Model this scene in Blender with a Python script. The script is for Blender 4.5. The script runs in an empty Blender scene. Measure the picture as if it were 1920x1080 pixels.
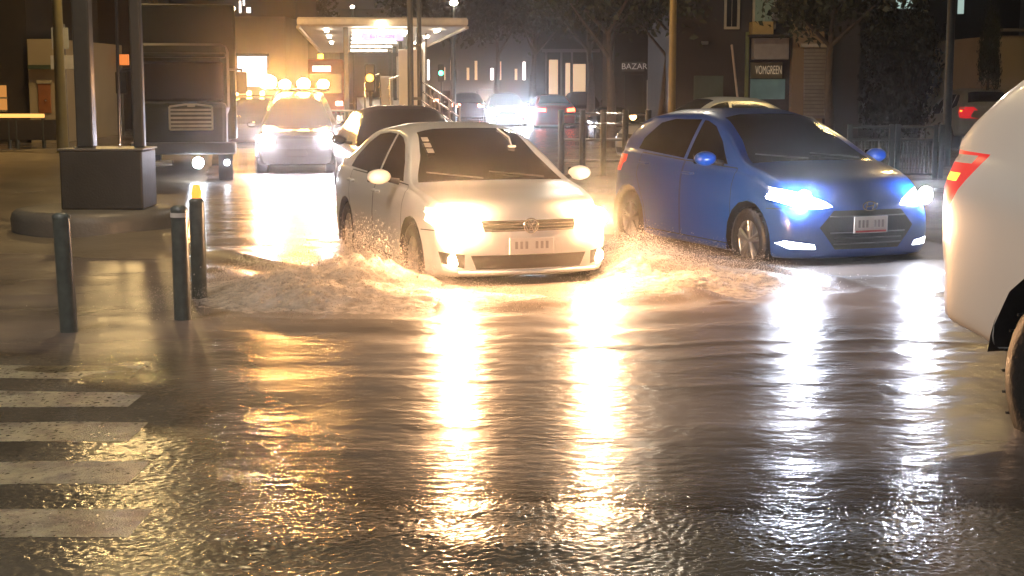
import bpy, bmesh, math, random
import numpy as np
from mathutils import Vector, Matrix, noise

random.seed(7)
rng = np.random.default_rng(7)
S = bpy.context.scene
COL = S.collection
PI = math.pi
R = math.radians

# ------------------------------------------------------------------ camera
CAM_Z = 1.8                      # above the flood water, which lies at z = 0
FPX = 2800.0                     # focal length in pixels of a 1920 px wide frame
PITCH = math.atan(385.0 / FPX)
cam = bpy.data.objects.new('camera', bpy.data.cameras.new('camera'))
COL.objects.link(cam)
cam.location = (0, 0, CAM_Z)
cam.rotation_euler = (PI / 2 - PITCH, 0, 0)
cam.data.sensor_width = 36.0
cam.data.lens = 36.0 * FPX / 1920.0
cam.data.clip_start = 0.05
cam.data.clip_end = 1000
S.camera = cam

# ------------------------------------------------------------------ night sky, moonlight, exposure
w = bpy.data.worlds.new('World')
S.world = w
w.use_nodes = True
bg = w.node_tree.nodes['Background']
bg.inputs['Color'].default_value = (0.55, 0.45, 0.40, 1)      # overcast city sky, brown from street light
bg.inputs['Strength'].default_value = 0.014
S.view_settings.view_transform = 'Standard'
S.view_settings.look = 'None'
S.view_settings.exposure = 0.0
S.view_settings.gamma = 1.0
S.view_settings.use_curve_mapping = False
cy = S.cycles
cy.use_denoising = True
try:
    cy.denoiser = 'OPENIMAGEDENOISE'
    cy.denoising_input_passes = 'RGB_ALBEDO_NORMAL'
except Exception:
    pass
cy.max_bounces = 6
cy.diffuse_bounces = 2
cy.glossy_bounces = 3
cy.transmission_bounces = 4
cy.transparent_max_bounces = 8
cy.volume_bounces = 0
cy.sample_clamp_indirect = 6
cy.sample_clamp_direct = 0
cy.caustics_reflective = False
cy.caustics_refractive = False
cy.use_light_tree = True

HAZE = 0.0016
HAZE_G = 0.965


# ------------------------------------------------------------------ helpers
def W(u, v, Y):
    """a pixel of the 1920x1080 photograph, at distance Y along the street -> a point of the place"""
    a = (u - 960) / FPX
    b = -(v - 540) / FPX
    d = math.cos(PITCH) + b * math.sin(PITCH)
    return Vector((Y * a / d, Y, CAM_Z + Y * (-math.sin(PITCH) + b * math.cos(PITCH)) / d))


def G(u, v, z=0.0):
    a = (u - 960) / FPX
    b = -(v - 540) / FPX
    k = (z - CAM_Z) / (-math.sin(PITCH) + b * math.cos(PITCH))
    return Vector((k * a, k * (math.cos(PITCH) + b * math.sin(PITCH)), z))


def X(u, Y, v=300):
    return W(u, v, Y).x


def Zp(v, Y):
    return W(960, v, Y).z


MATS = {}


def mat(name, col, rough=0.5, metal=0.0, emit=None, es=0.0, var=0.25, nscale=6.0, bump=0.0, bscale=40.0, coat=0.0,
        spec=0.5, trans=0.0, alpha=1.0):
    if name in MATS:
        return MATS[name]
    m = bpy.data.materials.new(name)
    m.use_nodes = True
    nt = m.node_tree
    p = nt.nodes['Principled BSDF']
    p.inputs['Roughness'].default_value = rough
    p.inputs['Metallic'].default_value = metal
    p.inputs['Specular IOR Level'].default_value = spec
    p.inputs['Coat Weight'].default_value = coat
    p.inputs['Coat Roughness'].default_value = 0.06
    p.inputs['Transmission Weight'].default_value = trans
    p.inputs['Alpha'].default_value = alpha
    tc = nt.nodes.new('ShaderNodeTexCoord')
    nz = nt.nodes.new('ShaderNodeTexNoise')
    nz.inputs['Scale'].default_value = nscale
    nz.inputs['Detail'].default_value = 5
    nt.links.new(tc.outputs['Object'], nz.inputs['Vector'])
    mx = nt.nodes.new('ShaderNodeMix')
    mx.data_type = 'RGBA'
    mx.inputs[6].default_value = (*[c * (1 - var) for c in col], 1)
    mx.inputs[7].default_value = (*[min(1, c * (1 + var)) for c in col], 1)
    nt.links.new(nz.outputs['Fac'], mx.inputs[0])
    nt.links.new(mx.outputs[2], p.inputs['Base Color'])
    if bump:
        n2 = nt.nodes.new('ShaderNodeTexNoise')
        n2.inputs['Scale'].default_value = bscale
        n2.inputs['Detail'].default_value = 4
        nt.links.new(tc.outputs['Object'], n2.inputs['Vector'])
        b = nt.nodes.new('ShaderNodeBump')
        b.inputs['Strength'].default_value = bump
        b.inputs['Distance'].default_value = 0.02
        nt.links.new(n2.outputs['Fac'], b.inputs['Height'])
        nt.links.new(b.outputs['Normal'], p.inputs['Normal'])
    if emit:
        p.inputs['Emission Color'].default_value = (*emit, 1)
        p.inputs['Emission Strength'].default_value = es
    MATS[name] = m
    return m


def tag(o, label=None, cat=None, group=None, kind=None):
    if label:
        o['label'] = label
    if cat:
        o['category'] = cat
    if group:
        o['group'] = group
    if kind:
        o['kind'] = kind
    return o


def thing(name, loc, label, cat, rz=0.0, group=None):
    o = bpy.data.objects.new(name, None)
    COL.objects.link(o)
    o.location = loc
    o.rotation_euler = (0, 0, rz)
    o.empty_display_size = 0.2
    return tag(o, label, cat, group)


class MB:
    """collects shapes and links them as one mesh object"""

    def __init__(s):
        s.v = []
        s.f = []
        s.smooth = []

    def add(s, vs, fs, smooth=False):
        n = len(s.v)
        s.v += [tuple(x) for x in vs]
        s.f += [[i + n for i in f] for f in fs]
        s.smooth += [smooth] * len(fs)
        return s

    def box(s, c, d, rz=0.0, taper=1.0):
        hx, hy, hz = d[0] / 2, d[1] / 2, d[2] / 2
        ca, sa = math.cos(rz), math.sin(rz)
        vs = []
        for z, t in ((-hz, 1), (hz, taper)):
            for x, y in ((-hx, -hy), (hx, -hy), (hx, hy), (-hx, hy)):
                x *= t
                y *= t
                vs.append((c[0] + x * ca - y * sa, c[1] + x * sa + y * ca, c[2] + z))
        return s.add(vs, [(0, 3, 2, 1), (4, 5, 6, 7), (0, 1, 5, 4), (1, 2, 6, 5), (2, 3, 7, 6), (3, 0, 4, 7)])

    def bbox(s, c, d, b=0.01, rz=0.0):
        """box with bevelled edges"""
        bm = bmesh.new()
        bmesh.ops.create_cube(bm, size=1)
        for v in bm.verts:
            v.co = Vector((v.co.x * d[0], v.co.y * d[1], v.co.z * d[2]))
        bmesh.ops.bevel(bm, geom=bm.edges[:], offset=b, segments=2, affect='EDGES', profile=0.5)
        M = Matrix.Translation(c) @ Matrix.Rotation(rz, 4, 'Z')
        bm.verts.index_update()
        s.add([M @ v.co for v in bm.verts], [[v.index for v in f.verts] for f in bm.faces])
        bm.free()
        return s

    def tube(s, p0, p1, r0, r1=None, n=8, caps=True, smooth=True):
        r1 = r0 if r1 is None else r1
        p0, p1 = Vector(p0), Vector(p1)
        d = (p1 - p0).normalized()
        a = d.orthogonal().normalized()
        b = d.cross(a)
        vs = []
        for p, r in ((p0, r0), (p1, r1)):
            for i in range(n):
                t = 2 * PI * i / n
                vs.append(p + a * (r * math.cos(t)) + b * (r * math.sin(t)))
        s.add(vs, [(i, (i + 1) % n, n + (i + 1) % n, n + i) for i in range(n)], smooth)
        if caps:
            s.add([vs[i] for i in range(n)], [tuple(range(n - 1, -1, -1))])
            s.add([vs[n + i] for i in range(n)], [tuple(range(n))])
        return s

    def path(s, pts, r, n=8):
        for a, b in zip(pts[:-1], pts[1:]):
            s.tube(a, b, r, r, n)
        return s

    def lathe(s, prof, n=24, c=(0, 0, 0), axis='Z', smooth=True, a0=0, a1=2 * PI):
        """prof: (radius, height) pairs"""
        full = abs(a1 - a0 - 2 * PI) < 1e-6
        k = n if full else n + 1
        vs = []
        for r, h in prof:
            for i in range(k):
                t = a0 + (a1 - a0) * i / n
                if axis == 'Z':
                    vs.append((c[0] + r * math.cos(t), c[1] + r * math.sin(t), c[2] + h))
                else:
                    vs.append((c[0] + r * math.cos(t), c[1] + h, c[2] + r * math.sin(t)))
        fs = []
        for j in range(len(prof) - 1):
            for i in range(n):
                i2 = (i + 1) % k
                q = (j * k + i, j * k + i2, (j + 1) * k + i2, (j + 1) * k + i)
                fs.append(q if axis == 'Z' else q[::-1])
        return s.add(vs, fs, smooth)

    def ball(s, c, r, n=10, m=6, sc=(1, 1, 1)):
        prof = [(math.sin(PI * j / m) * r, -math.cos(PI * j / m) * r) for j in range(m + 1)]
        t = MB().lathe(prof, n)
        return s.add([(c[0] + x * sc[0], c[1] + y * sc[1], c[2] + z * sc[2]) for x, y, z in t.v], t.f, True)

    def prism(s, poly, axis, a, b):
        """extrude a 2d polygon: axis 'y': poly is (x, z); 'x': (y, z); 'z': (x, y)"""
        n = len(poly)

        def P(p, t):
            return {'y': (p[0], t, p[1]), 'x': (t, p[0], p[1]), 'z': (p[0], p[1], t)}[axis]
        vs = [P(p, a) for p in poly] + [P(p, b) for p in poly]
        fs = [tuple(range(n)), tuple(range(2 * n - 1, n - 1, -1))]
        fs += [(i, n + i, n + (i + 1) % n, (i + 1) % n) for i in range(n)]
        return s.add(vs, fs)

    def mesh(s, name, m):
        me = bpy.data.meshes.new(name)
        me.from_pydata(s.v, [], s.f)
        me.polygons.foreach_set('use_smooth', s.smooth)
        if m:
            me.materials.append(m)
        bm = bmesh.new()
        bm.from_mesh(me)
        bmesh.ops.recalc_face_normals(bm, faces=bm.faces[:])
        bm.to_mesh(me)
        bm.free()
        me.update()
        return me

    def build(s, name, m, parent=None, label=None):
        o = bpy.data.objects.new(name, s.mesh(name, m))
        COL.objects.link(o)
        if parent:
            o.parent = parent
        if label:
            o['label'] = label
        return o


def share(name, me, parent, loc=(0, 0, 0), rz=0.0):
    o = bpy.data.objects.new(name, me)
    COL.objects.link(o)
    o.parent = parent
    o.location = loc
    o.rotation_euler = (0, 0, rz)
    return o


def copy_tree(o, parent=None):
    kids = list(o.children)
    c = o.copy()
    COL.objects.link(c)
    if parent:
        c.parent = parent
    for k in kids:
        copy_tree(k, c)
    return c


def text_mesh(txt, size, depth=0.004):
    cu = bpy.data.curves.new('lettering', 'FONT')
    cu.body = txt
    cu.size = size
    cu.extrude = depth
    cu.align_x = 'CENTER'
    cu.align_y = 'CENTER'
    o = bpy.data.objects.new('lettering_tmp', cu)
    COL.objects.link(o)
    bpy.context.view_layer.update()
    me = bpy.data.meshes.new_from_object(o)
    bpy.data.objects.remove(o)
    bpy.data.curves.remove(cu)
    return me


def pchip(pts):
    x = np.array([p[0] for p in pts], float)
    y = np.array([p[1] for p in pts], float)
    h = np.diff(x)
    d = np.diff(y) / h
    m = np.zeros(len(x))
    m[0], m[-1] = d[0], d[-1]
    for i in range(1, len(x) - 1):
        if d[i - 1] * d[i] > 0:
            w1, w2 = 2 * h[i] + h[i - 1], h[i] + 2 * h[i - 1]
            m[i] = (w1 + w2) / (w1 / d[i - 1] + w2 / d[i])

    def f(t):
        t = min(max(t, x[0]), x[-1])
        i = min(int(np.searchsorted(x, t, side='right')) - 1, len(h) - 1)
        u = (t - x[i]) / h[i]
        return float((1 + 2 * u) * (1 - u) ** 2 * y[i] + u * (1 - u) ** 2 * h[i] * m[i]
                     + u * u * (3 - 2 * u) * y[i + 1] + u * u * (u - 1) * h[i] * m[i + 1])
    return f


def inpoly(p, poly):
    x, y = p
    c = False
    n = len(poly)
    j = n - 1
    for i in range(n):
        xi, yi = poly[i]
        xj, yj = poly[j]
        if (yi > y) != (yj > y) and x < (xj - xi) * (y - yi) / (yj - yi) + xi:
            c = not c
        j = i
    return c


def grow(poly, d):
    """offset a convex polygon outwards by d"""
    cx = sum(p[0] for p in poly) / len(poly)
    cz = sum(p[1] for p in poly) / len(poly)
    n = len(poly)
    lines = []
    for i in range(n):
        a, b = Vector(poly[i]), Vector(poly[(i + 1) % n])
        e = (b - a).normalized()
        nn = Vector((e.y, -e.x))
        if nn.dot(Vector((cx, cz)) - a) > 0:
            nn = -nn
        lines.append((a + nn * d, e))
    out = []
    for i in range(n):
        p, e = lines[i - 1]
        q, g = lines[i]
        den = e.x * g.y - e.y * g.x
        if abs(den) < 1e-6:
            out.append(tuple(q))
            continue
        t = ((q.x - p.x) * g.y - (q.y - p.y) * g.x) / den
        out.append(tuple(p + e * t))
    return out


# ------------------------------------------------------------------ materials
M_ASPH = mat('wet_asphalt', (0.05, 0.045, 0.04), 0.35, var=0.5, nscale=3, bump=0.5, bscale=60)
M_CONC = mat('wet_concrete', (0.2, 0.18, 0.15), 0.45, var=0.3, nscale=3, bump=0.3, bscale=30)
M_STEEL = mat('galvanised_steel', (0.25, 0.24, 0.22), 0.35, metal=0.6, bump=0.1)
M_DARKMETAL = mat('dark_painted_metal', (0.06, 0.065, 0.06), 0.35, bump=0.1, bscale=15)
M_BOLLARD = mat('bollard_paint', (0.1, 0.115, 0.105), 0.3, var=0.6, nscale=14, bump=0.15, bscale=25, coat=0.3)
M_BLACK = mat('black_plastic', (0.015, 0.015, 0.015), 0.4, bump=0.1)
M_RUBBER = mat('tyre_rubber', (0.02, 0.02, 0.02), 0.45, var=0.4, nscale=30, bump=0.3, bscale=50)
M_GLASS = mat('tinted_glass', (0.012, 0.011, 0.010), 0.06, spec=0.6, var=0.1, bump=.06, bscale=90)
M_CHROME = mat('chrome', (0.8, 0.8, 0.8), 0.12, metal=1.0, var=0.05)
M_RIM = mat('alloy_rim', (0.4, 0.4, 0.4), 0.3, metal=0.9, var=0.15)
M_WHITEPAINT = mat('white_car_paint', (0.82, 0.81, 0.79), 0.25, coat=0.6, var=0.05, nscale=1.5, bump=.05, bscale=110)
M_BLUEPAINT = mat('blue_car_paint', (0.005, 0.055, 0.33), 0.28, coat=0.6, var=0.1, nscale=1.5, bump=.05, bscale=110)
M_SEAL = mat('door_gap_rubber', (0.03, 0.03, 0.03), 0.6)
M_PLATE = mat('number_plate', (0.75, 0.72, 0.7), 0.4, var=0.1)
M_PLATEINK = mat('plate_ink', (0.36, 0.33, 0.32), 0.5)
M_BARK = mat('bark', (0.08, 0.06, 0.045), 0.7, var=0.4, nscale=10, bump=0.6, bscale=18)
M_LEAF = mat('leaves', (0.045, 0.05, 0.028), 0.7, var=0.5, nscale=1.2, spec=.15)
M_LEAFDARK = mat('dark_leaves', (0.012, 0.013, 0.009), 0.8, var=0.4, nscale=1.0, spec=.05)


def emit_mat(name, col, s):
    return mat(name, [0.35 * c for c in col], 0.3, emit=col, es=s, var=0.02)


E_WARM = emit_mat('warm_headlamp', (1.0, 0.54, 0.25), 2600)
E_WARMLENS = emit_mat('warm_headlamp_lens', (1.0, 0.62, 0.32), 60)
E_COOL = emit_mat('cool_headlamp', (0.8, 0.85, 1.0), 750)
E_COOLLENS = emit_mat('cool_headlamp_lens', (0.8, 0.87, 1.0), 30)
E_FOG = emit_mat('warm_fog_lamp', (1.0, 0.60, 0.3), 260)
E_FARCOOL = emit_mat('far_cool_headlamp', (0.95, 0.88, 1.0), 700)
E_DRL = emit_mat('running_lamp', (0.9, 0.95, 1.0), 10)
E_TAIL = emit_mat('lit_tail_lamp', (1.0, 0.015, 0.02), 0.6)
E_TAILFAR = emit_mat('lit_tail_lamp_far', (1.0, 0.12, 0.06), 9)
E_AMBER = emit_mat('amber_blinker', (1.0, 0.5, 0.03), 2.6)
E_BEACON = emit_mat('amber_beacon', (1.0, 0.46, 0.12), 750)
E_SODIUM = emit_mat('sodium_lamp', (1.0, 0.66, 0.26), 1400)
E_WHITELAMP = emit_mat('white_street_lamp', (1.0, 0.88, 0.68), 800)
E_TUBE = emit_mat('platform_tube', (1.0, 0.86, 0.66), 30)


# ------------------------------------------------------------------ road and flood water
def road_h(x, y):
    """height of the asphalt: rises out of the water near the camera"""
    t = min(max((y - 5.4) / 4.4, 0), 1)
    base = 0.016 - 0.158 * t * t * (3 - 2 * t)
    e = min(max((-0.245 * y + 1.7 - x) / 1.75, 0), 1)                  # the crossing on the left lies on a hump
    k = min(max((y - 9.4) / 2.2, 0), 1)
    hump = (0.003 - base) * e * e * (3 - 2 * e) * (1 - k * k * (3 - 2 * k))
    n = noise.noise(Vector((x * 0.7, y * 0.9, 3.1))) * 0.012 + noise.noise(Vector((x * 2.3, y * 3.1, 7.7))) * 0.006
    return base + max(hump, 0) + n


def grid_mesh(name, xs, ys, hf, m, kind='structure'):
    vs = [(x, y, hf(x, y)) for y in ys for x in xs]
    nx = len(xs)
    fs = [(j * nx + i, j * nx + i + 1, (j + 1) * nx + i + 1, (j + 1) * nx + i)
          for j in range(len(ys) - 1) for i in range(nx - 1)]
    me = bpy.data.meshes.new(name)
    me.from_pydata(vs, [], fs)
    me.polygons.foreach_set('use_smooth', [True] * len(fs))
    me.materials.append(m)
    o = bpy.data.objects.new(name, me)
    COL.objects.link(o)
    o['kind'] = kind
    return o


def spaced(a, b, d0, d1):
    out = [a]
    while out[-1] < b:
        t = (out[-1] - a) / (b - a)
        out.append(out[-1] + d0 + (d1 - d0) * t)
    return out


def road_material():
    m = bpy.data.materials.new('wet_road')
    m.use_nodes = True
    nt = m.node_tree
    p = nt.nodes['Principled BSDF']
    tc = nt.nodes.new('ShaderNodeTexCoord')
    n1 = nt.nodes.new('ShaderNodeTexNoise')
    n1.inputs['Scale'].default_value = 75
    n1.inputs['Detail'].default_value = 3
    n2 = nt.nodes.new('ShaderNodeTexNoise')
    n2.inputs['Scale'].default_value = 1.3
    n2.inputs['Detail'].default_value = 6
    for n in (n1, n2):
        nt.links.new(tc.outputs['Object'], n.inputs['Vector'])
    cr = nt.nodes.new('ShaderNodeValToRGB')
    cr.color_ramp.elements[0].position = 0.3
    cr.color_ramp.elements[0].color = (0.06, 0.052, 0.04, 1)
    cr.color_ramp.elements[1].position = 0.75
    cr.color_ramp.elements[1].color = (0.16, 0.14, 0.105, 1)
    nt.links.new(n2.outputs['Fac'], cr.inputs['Fac'])
    nt.links.new(cr.outputs['Color'], p.inputs['Base Color'])
    p.inputs['Roughness'].default_value = 0.19
    b = nt.nodes.new('ShaderNodeBump')
    b.inputs['Strength'].default_value = 0.5
    b.inputs['Distance'].default_value = 0.002
    nt.links.new(n1.outputs['Fac'], b.inputs['Height'])
    nt.links.new(b.outputs['Normal'], p.inputs['Normal'])
    return m


M_ROAD = road_material()
far = MB().add([(-170, -30, -0.24), (170, -30, -0.24), (170, 320, -0.24), (-170, 320, -0.24)], [(0, 1, 2, 3)])
tag(far.build('ground', M_ASPH), kind='structure')
grit = rng.normal(0, 1, (230, 520))
grit = grit * (1 + 0.8 * np.abs(rng.normal(0, 1, grit.shape)))


def road_near(x, y):
    i, j = int((y - 4.5) / 0.0115 + .5), int((x + 2.9) / 0.0115 + .5)
    return road_h(x, y) + 0.0008 * grit[i % 230, j % 520]


nxs = [-2.9 + 0.0115 * k for k in range(505)]
nys = [4.5 + 0.0115 * k for k in range(226)]
grid_mesh('road', nxs, nys, road_near, M_ROAD)
lys = [nys[-1] - 0.001 + 0.015 * k for k in range(196)]
lxs = [-3.6 + 0.0135 * k for k in range(260)]
grid_mesh('road', lxs, lys, lambda x, y: road_near(x, y) + 0.0004, M_ROAD)
xs = list(np.arange(-9, 9.01, 0.09))
grid_mesh('road', xs, spaced(nys[-1], 26, 0.05, 0.3), lambda x, y: road_h(x, y) - (0.012 if -3.75 < x < -.0 and y < 10.2 else 0.002), M_ROAD)
for a, b in ((-9.0, nxs[0]), (nxs[-1], 9.0)):
    grid_mesh('road', list(np.linspace(a, b, 40)), list(np.linspace(2.0, nys[-1], 60)), lambda x, y: road_h(x, y) - 0.002, M_ROAD)
grid_mesh('road', list(np.linspace(nxs[0], nxs[-1], 60)), list(np.linspace(1.0, nys[0], 40)), lambda x, y: road_h(x, y) - 0.002, M_ROAD)

# waves: many short wave trains, steeper close to the driving cars
NW = 46
wl = 10 ** rng.uniform(math.log10(0.09), math.log10(1.3), NW)
th = rng.normal(PI / 2, 0.75, NW)
kx = 2 * PI / wl * np.cos(th)
ky = 2 * PI / wl * np.sin(th)
ph = rng.uniform(0, 2 * PI, NW)
amp = 0.044 * wl / (2 * PI) * math.sqrt(2.0 / NW)

WHITE_TH, BLUE_TH, SUV_TH = R(19), R(22), R(18)
WHITE_S, BLUE_S, SUV_S = 1.06, 1.11, 1.1


def fwd(t):
    return Vector((math.sin(t), -math.cos(t), 0))


WHITE_F = W(996, 430, 13.4)
WHITE_F.z = 0
BLUE_F = W(1632, 400, 14.9)
BLUE_F.z = 0


def wake(x, y):
    """bow waves thrown aside by the two driving cars"""
    h = 0.0
    for F, t, hw in ((WHITE_F, WHITE_TH, 0.86), (BLUE_F, BLUE_TH, 0.85)):
        f = fwd(t)
        s = Vector((f.y, -f.x, 0))
        d = Vector((x, y, 0)) - F
        a = d.dot(f)
        b = d.dot(s)
        if -5.5 < a < 1.6:
            for side in (-1, 1):
                off = side * b - (hw + 0.25 + 0.28 * max(0, 0.6 - a))
                h += 0.06 * math.exp(-(off / 0.16) ** 2) * math.exp(-((a + 0.8) / 2.2) ** 2)
                h -= 0.03 * math.exp(-((off - 0.35) / 0.2) ** 2) * math.exp(-((a + 0.8) / 2.2) ** 2)
        if abs(b) < 2.5 and 0 < a < 4.5:
            h += 0.012 * math.sin(a * 7.0 + 0.6 * b * b) * math.exp(-((a - 1.0) / 1.4) ** 2) * math.exp(-(b / 1.6) ** 2)
    return h


def water_h(x, y):
    fade = min(1.0, max(0.25, (y - 5.0) / 4.0))
    z = float(np.sum(amp * np.cos(kx * x + ky * y + ph))) * fade
    return z + wake(x, y)


def water_material():
    m = bpy.data.materials.new('flood_water')
    m.use_nodes = True
    nt = m.node_tree
    nt.nodes.clear()
    out = nt.nodes.new('ShaderNodeOutputMaterial')
    tc = nt.nodes.new('ShaderNodeTexCoord')
    mp = nt.nodes.new('ShaderNodeMapping')
    mp.inputs['Scale'].default_value = (1.0, 1.6, 1.0)
    nt.links.new(tc.outputs['Object'], mp.inputs['Vector'])
    nz = nt.nodes.new('ShaderNodeTexNoise')
    nz.inputs['Scale'].default_value = 9
    nz.inputs['Detail'].default_value = 4
    nt.links.new(mp.outputs['Vector'], nz.inputs['Vector'])
    bp = nt.nodes.new('ShaderNodeBump')
    bp.inputs['Strength'].default_value = 0.35
    bp.inputs['Distance'].default_value = 0.02
    nt.links.new(nz.outputs['Fac'], bp.inputs['Height'])
    fr = nt.nodes.new('ShaderNodeFresnel')
    fr.inputs['IOR'].default_value = 1.36
    nt.links.new(bp.outputs['Normal'], fr.inputs['Normal'])
    gl = nt.nodes.new('ShaderNodeBsdfGlossy')
    gl.inputs['Roughness'].default_value = 0.235
    nt.links.new(bp.outputs['Normal'], gl.inputs['Normal'])
    tr = nt.nodes.new('ShaderNodeBsdfTransparent')
    tr.inputs['Color'].default_value = (0.85, 0.78, 0.66, 1)
    df = nt.nodes.new('ShaderNodeBsdfDiffuse')
    n2 = nt.nodes.new('ShaderNodeTexNoise')
    n2.inputs['Scale'].default_value = 0.7
    n2.inputs['Detail'].default_value = 5
    nt.links.new(tc.outputs['Object'], n2.inputs['Vector'])
    cr = nt.nodes.new('ShaderNodeValToRGB')
    cr.color_ramp.elements[0].position = 0.3
    cr.color_ramp.elements[0].color = (0.09, 0.072, 0.06, 1)
    cr.color_ramp.elements[1].position = 0.7
    cr.color_ramp.elements[1].color = (0.31, 0.25, 0.21, 1)
    nt.links.new(n2.outputs['Fac'], cr.inputs['Fac'])
    nt.links.new(cr.outputs['Color'], df.inputs['Color'])
    m1 = nt.nodes.new('ShaderNodeMixShader')
    at = nt.nodes.new('ShaderNodeAttribute')
    at.attribute_name = 'clarity'
    mr = nt.nodes.new('ShaderNodeMapRange')
    mr.inputs['From Min'].default_value = 0.0
    mr.inputs['From Max'].default_value = 1.0
    mr.inputs['To Min'].default_value = 0.8
    mr.inputs['To Max'].default_value = 0.0
    nt.links.new(at.outputs['Fac'], mr.inputs['Value'])
    nt.links.new(mr.outputs['Result'], m1.inputs[0])
    # where the film is thin the grain of the asphalt roughens its surface
    n3 = nt.nodes.new('ShaderNodeTexNoise')
    n3.inputs['Scale'].default_value = 62
    n3.inputs['Detail'].default_value = 1.5
    nt.links.new(tc.outputs['Object'], n3.inputs['Vector'])
    pw = nt.nodes.new('ShaderNodeMath')
    pw.operation = 'POWER'
    pw.inputs[1].default_value = 2.2
    nt.links.new(at.outputs['Fac'], pw.inputs[0])
    b3 = nt.nodes.new('ShaderNodeBump')
    b3.inputs['Distance'].default_value = 0.0042
    nt.links.new(pw.outputs[0], b3.inputs['Strength'])
    nt.links.new(n3.outputs['Fac'], b3.inputs['Height'])
    nt.links.new(bp.outputs['Normal'], b3.inputs['Normal'])
    r2 = nt.nodes.new('ShaderNodeMapRange')
    r2.inputs['From Min'].default_value = 0.2
    r2.inputs['To Min'].default_value = 0.235
    r2.inputs['To Max'].default_value = 0.10
    nt.links.new(at.outputs['Fac'], r2.inputs['Value'])
    nt.links.new(r2.outputs['Result'], gl.inputs['Roughness'])
    for n_ in (fr, gl):
        nt.links.new(b3.outputs['Normal'], n_.inputs['Normal'])
    nt.links.new(tr.outputs[0], m1.inputs[1])
    nt.links.new(df.outputs[0], m1.inputs[2])
    m2 = nt.nodes.new('ShaderNodeMixShader')
    nt.links.new(fr.outputs[0], m2.inputs[0])
    nt.links.new(m1.outputs[0], m2.inputs[1])
    g2 = nt.nodes.new('ShaderNodeBsdfGlossy')
    g2.inputs['Roughness'].default_value = 0.42
    nt.links.new(bp.outputs['Normal'], g2.inputs['Normal'])
    mg = nt.nodes.new('ShaderNodeMixShader')
    mg.inputs[0].default_value = 0.22
    nt.links.new(gl.outputs[0], mg.inputs[1])
    nt.links.new(g2.outputs[0], mg.inputs[2])
    nt.links.new(mg.outputs[0], m2.inputs[2])
    nt.links.new(m2.outputs[0], out.inputs['Surface'])
    return m


M_WATER = water_material()
ys = spaced(5.2, 26, 0.028, 0.10)
wxs = np.arange(-8.5, 8.51, 0.05)
ya = np.array(ys)
Zw = np.zeros((len(ya), len(wxs)))
GX, GY = np.meshgrid(wxs, ya)
fade = np.clip((GY - 5.0) / 4.0, 0.25, 1.0)
for i in range(NW):
    Zw += amp[i] * np.cos(kx[i] * GX + ky[i] * GY + ph[i])
Zw *= fade * (0.75 + 0.35 * np.sin(0.9 * GX + 0.7 * GY + 1.0) * np.sin(1.3 * GY - 0.6 * GX) + 0.25 * np.sin(2.3 * GX - 1.1 * GY))
for cy0, x0_, x1_, hh in ((10.25, .1, 4.2, .008), (9.8, .9, 3.8, .006), (11.25, -3.0, .2, .007), (8.9, -1.5, 2.5, .005)):
    cl_ = cy0 + .12 * np.sin(1.7 * GX + cy0) + .04 * np.sin(5.1 * GX)
    Zw += hh * np.exp(-((GY - cl_) / .07) ** 2) * (1 / (1 + np.exp(-(GX - x0_) / .2))) * (1 / (1 + np.exp((GX - x1_) / .2)))
for F, t, hw in ((WHITE_F, WHITE_TH, 0.86), (BLUE_F, BLUE_TH, 0.85)):
    f = fwd(t)
    A = (GX - F.x) * f.x + (GY - F.y) * f.y
    B = (GX - F.x) * f.y - (GY - F.y) * f.x
    for side in (-1, 1):
        off = side * B - (hw + 0.25 + 0.28 * np.maximum(0, 0.6 - A))
        env = np.exp(-((A + 0.8) / 2.2) ** 2) * (np.abs(A + 1.9) < 3.6)
        Zw += 0.06 * np.exp(-(off / 0.16) ** 2) * env - 0.03 * np.exp(-((off - 0.35) / 0.2) ** 2) * env
    Zw += (np.abs(B) < 4) * (A > 0) * 0.011 * np.sin(A * 7.0 + 0.6 * B * B) * np.exp(-((A - 1.2) / 1.5) ** 2) * np.exp(-(B / 1.9) ** 2)
nx = len(wxs)
vs = np.stack([GX.ravel(), GY.ravel(), Zw.ravel()], 1)
jj, ii = np.meshgrid(np.arange(len(ya) - 1), np.arange(nx - 1), indexing='ij')
q = (jj * nx + ii).ravel()
fs = np.stack([q, q + 1, q + nx + 1, q + nx], 1)
me = bpy.data.meshes.new('flood_water')
me.from_pydata(vs.tolist(), [], fs.tolist())
at_ = me.attributes.new('clarity', 'FLOAT', 'POINT')
at_.data.foreach_set('value', [math.exp(-max(0.0, -road_h(x, y)) * 42) if y < 12.5 else 0.0 for x, y, z in vs.tolist()])
me.polygons.foreach_set('use_smooth', [True] * len(fs))
me.materials.append(M_WATER)
o = bpy.data.objects.new('flood_water', me)
COL.objects.link(o)
o['kind'] = 'structure'
yend = float(ya[-1])
# beyond the near water and to its sides: the same flood, calmer
fw = MB()
xa = np.arange(-40, 40.1, 0.8)
yb = np.arange(yend, 130, 0.8)


def calm(x, y):
    return float(np.sum((amp * np.cos(kx * x + ky * y + ph))[wl > 0.9])) * 0.8


grid_mesh('far_water', list(xa), list(yb), lambda x, y: -0.004 + (0 if y < yend + 0.1 else calm(x, y)), M_WATER)
for sx in (-1, 1):
    grid_mesh('side_water', [sx * 8.5, sx * 14.0, sx * 40.0][::sx], [9, 15, 21, yend], lambda x, y: -0.004, M_WATER)

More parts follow.
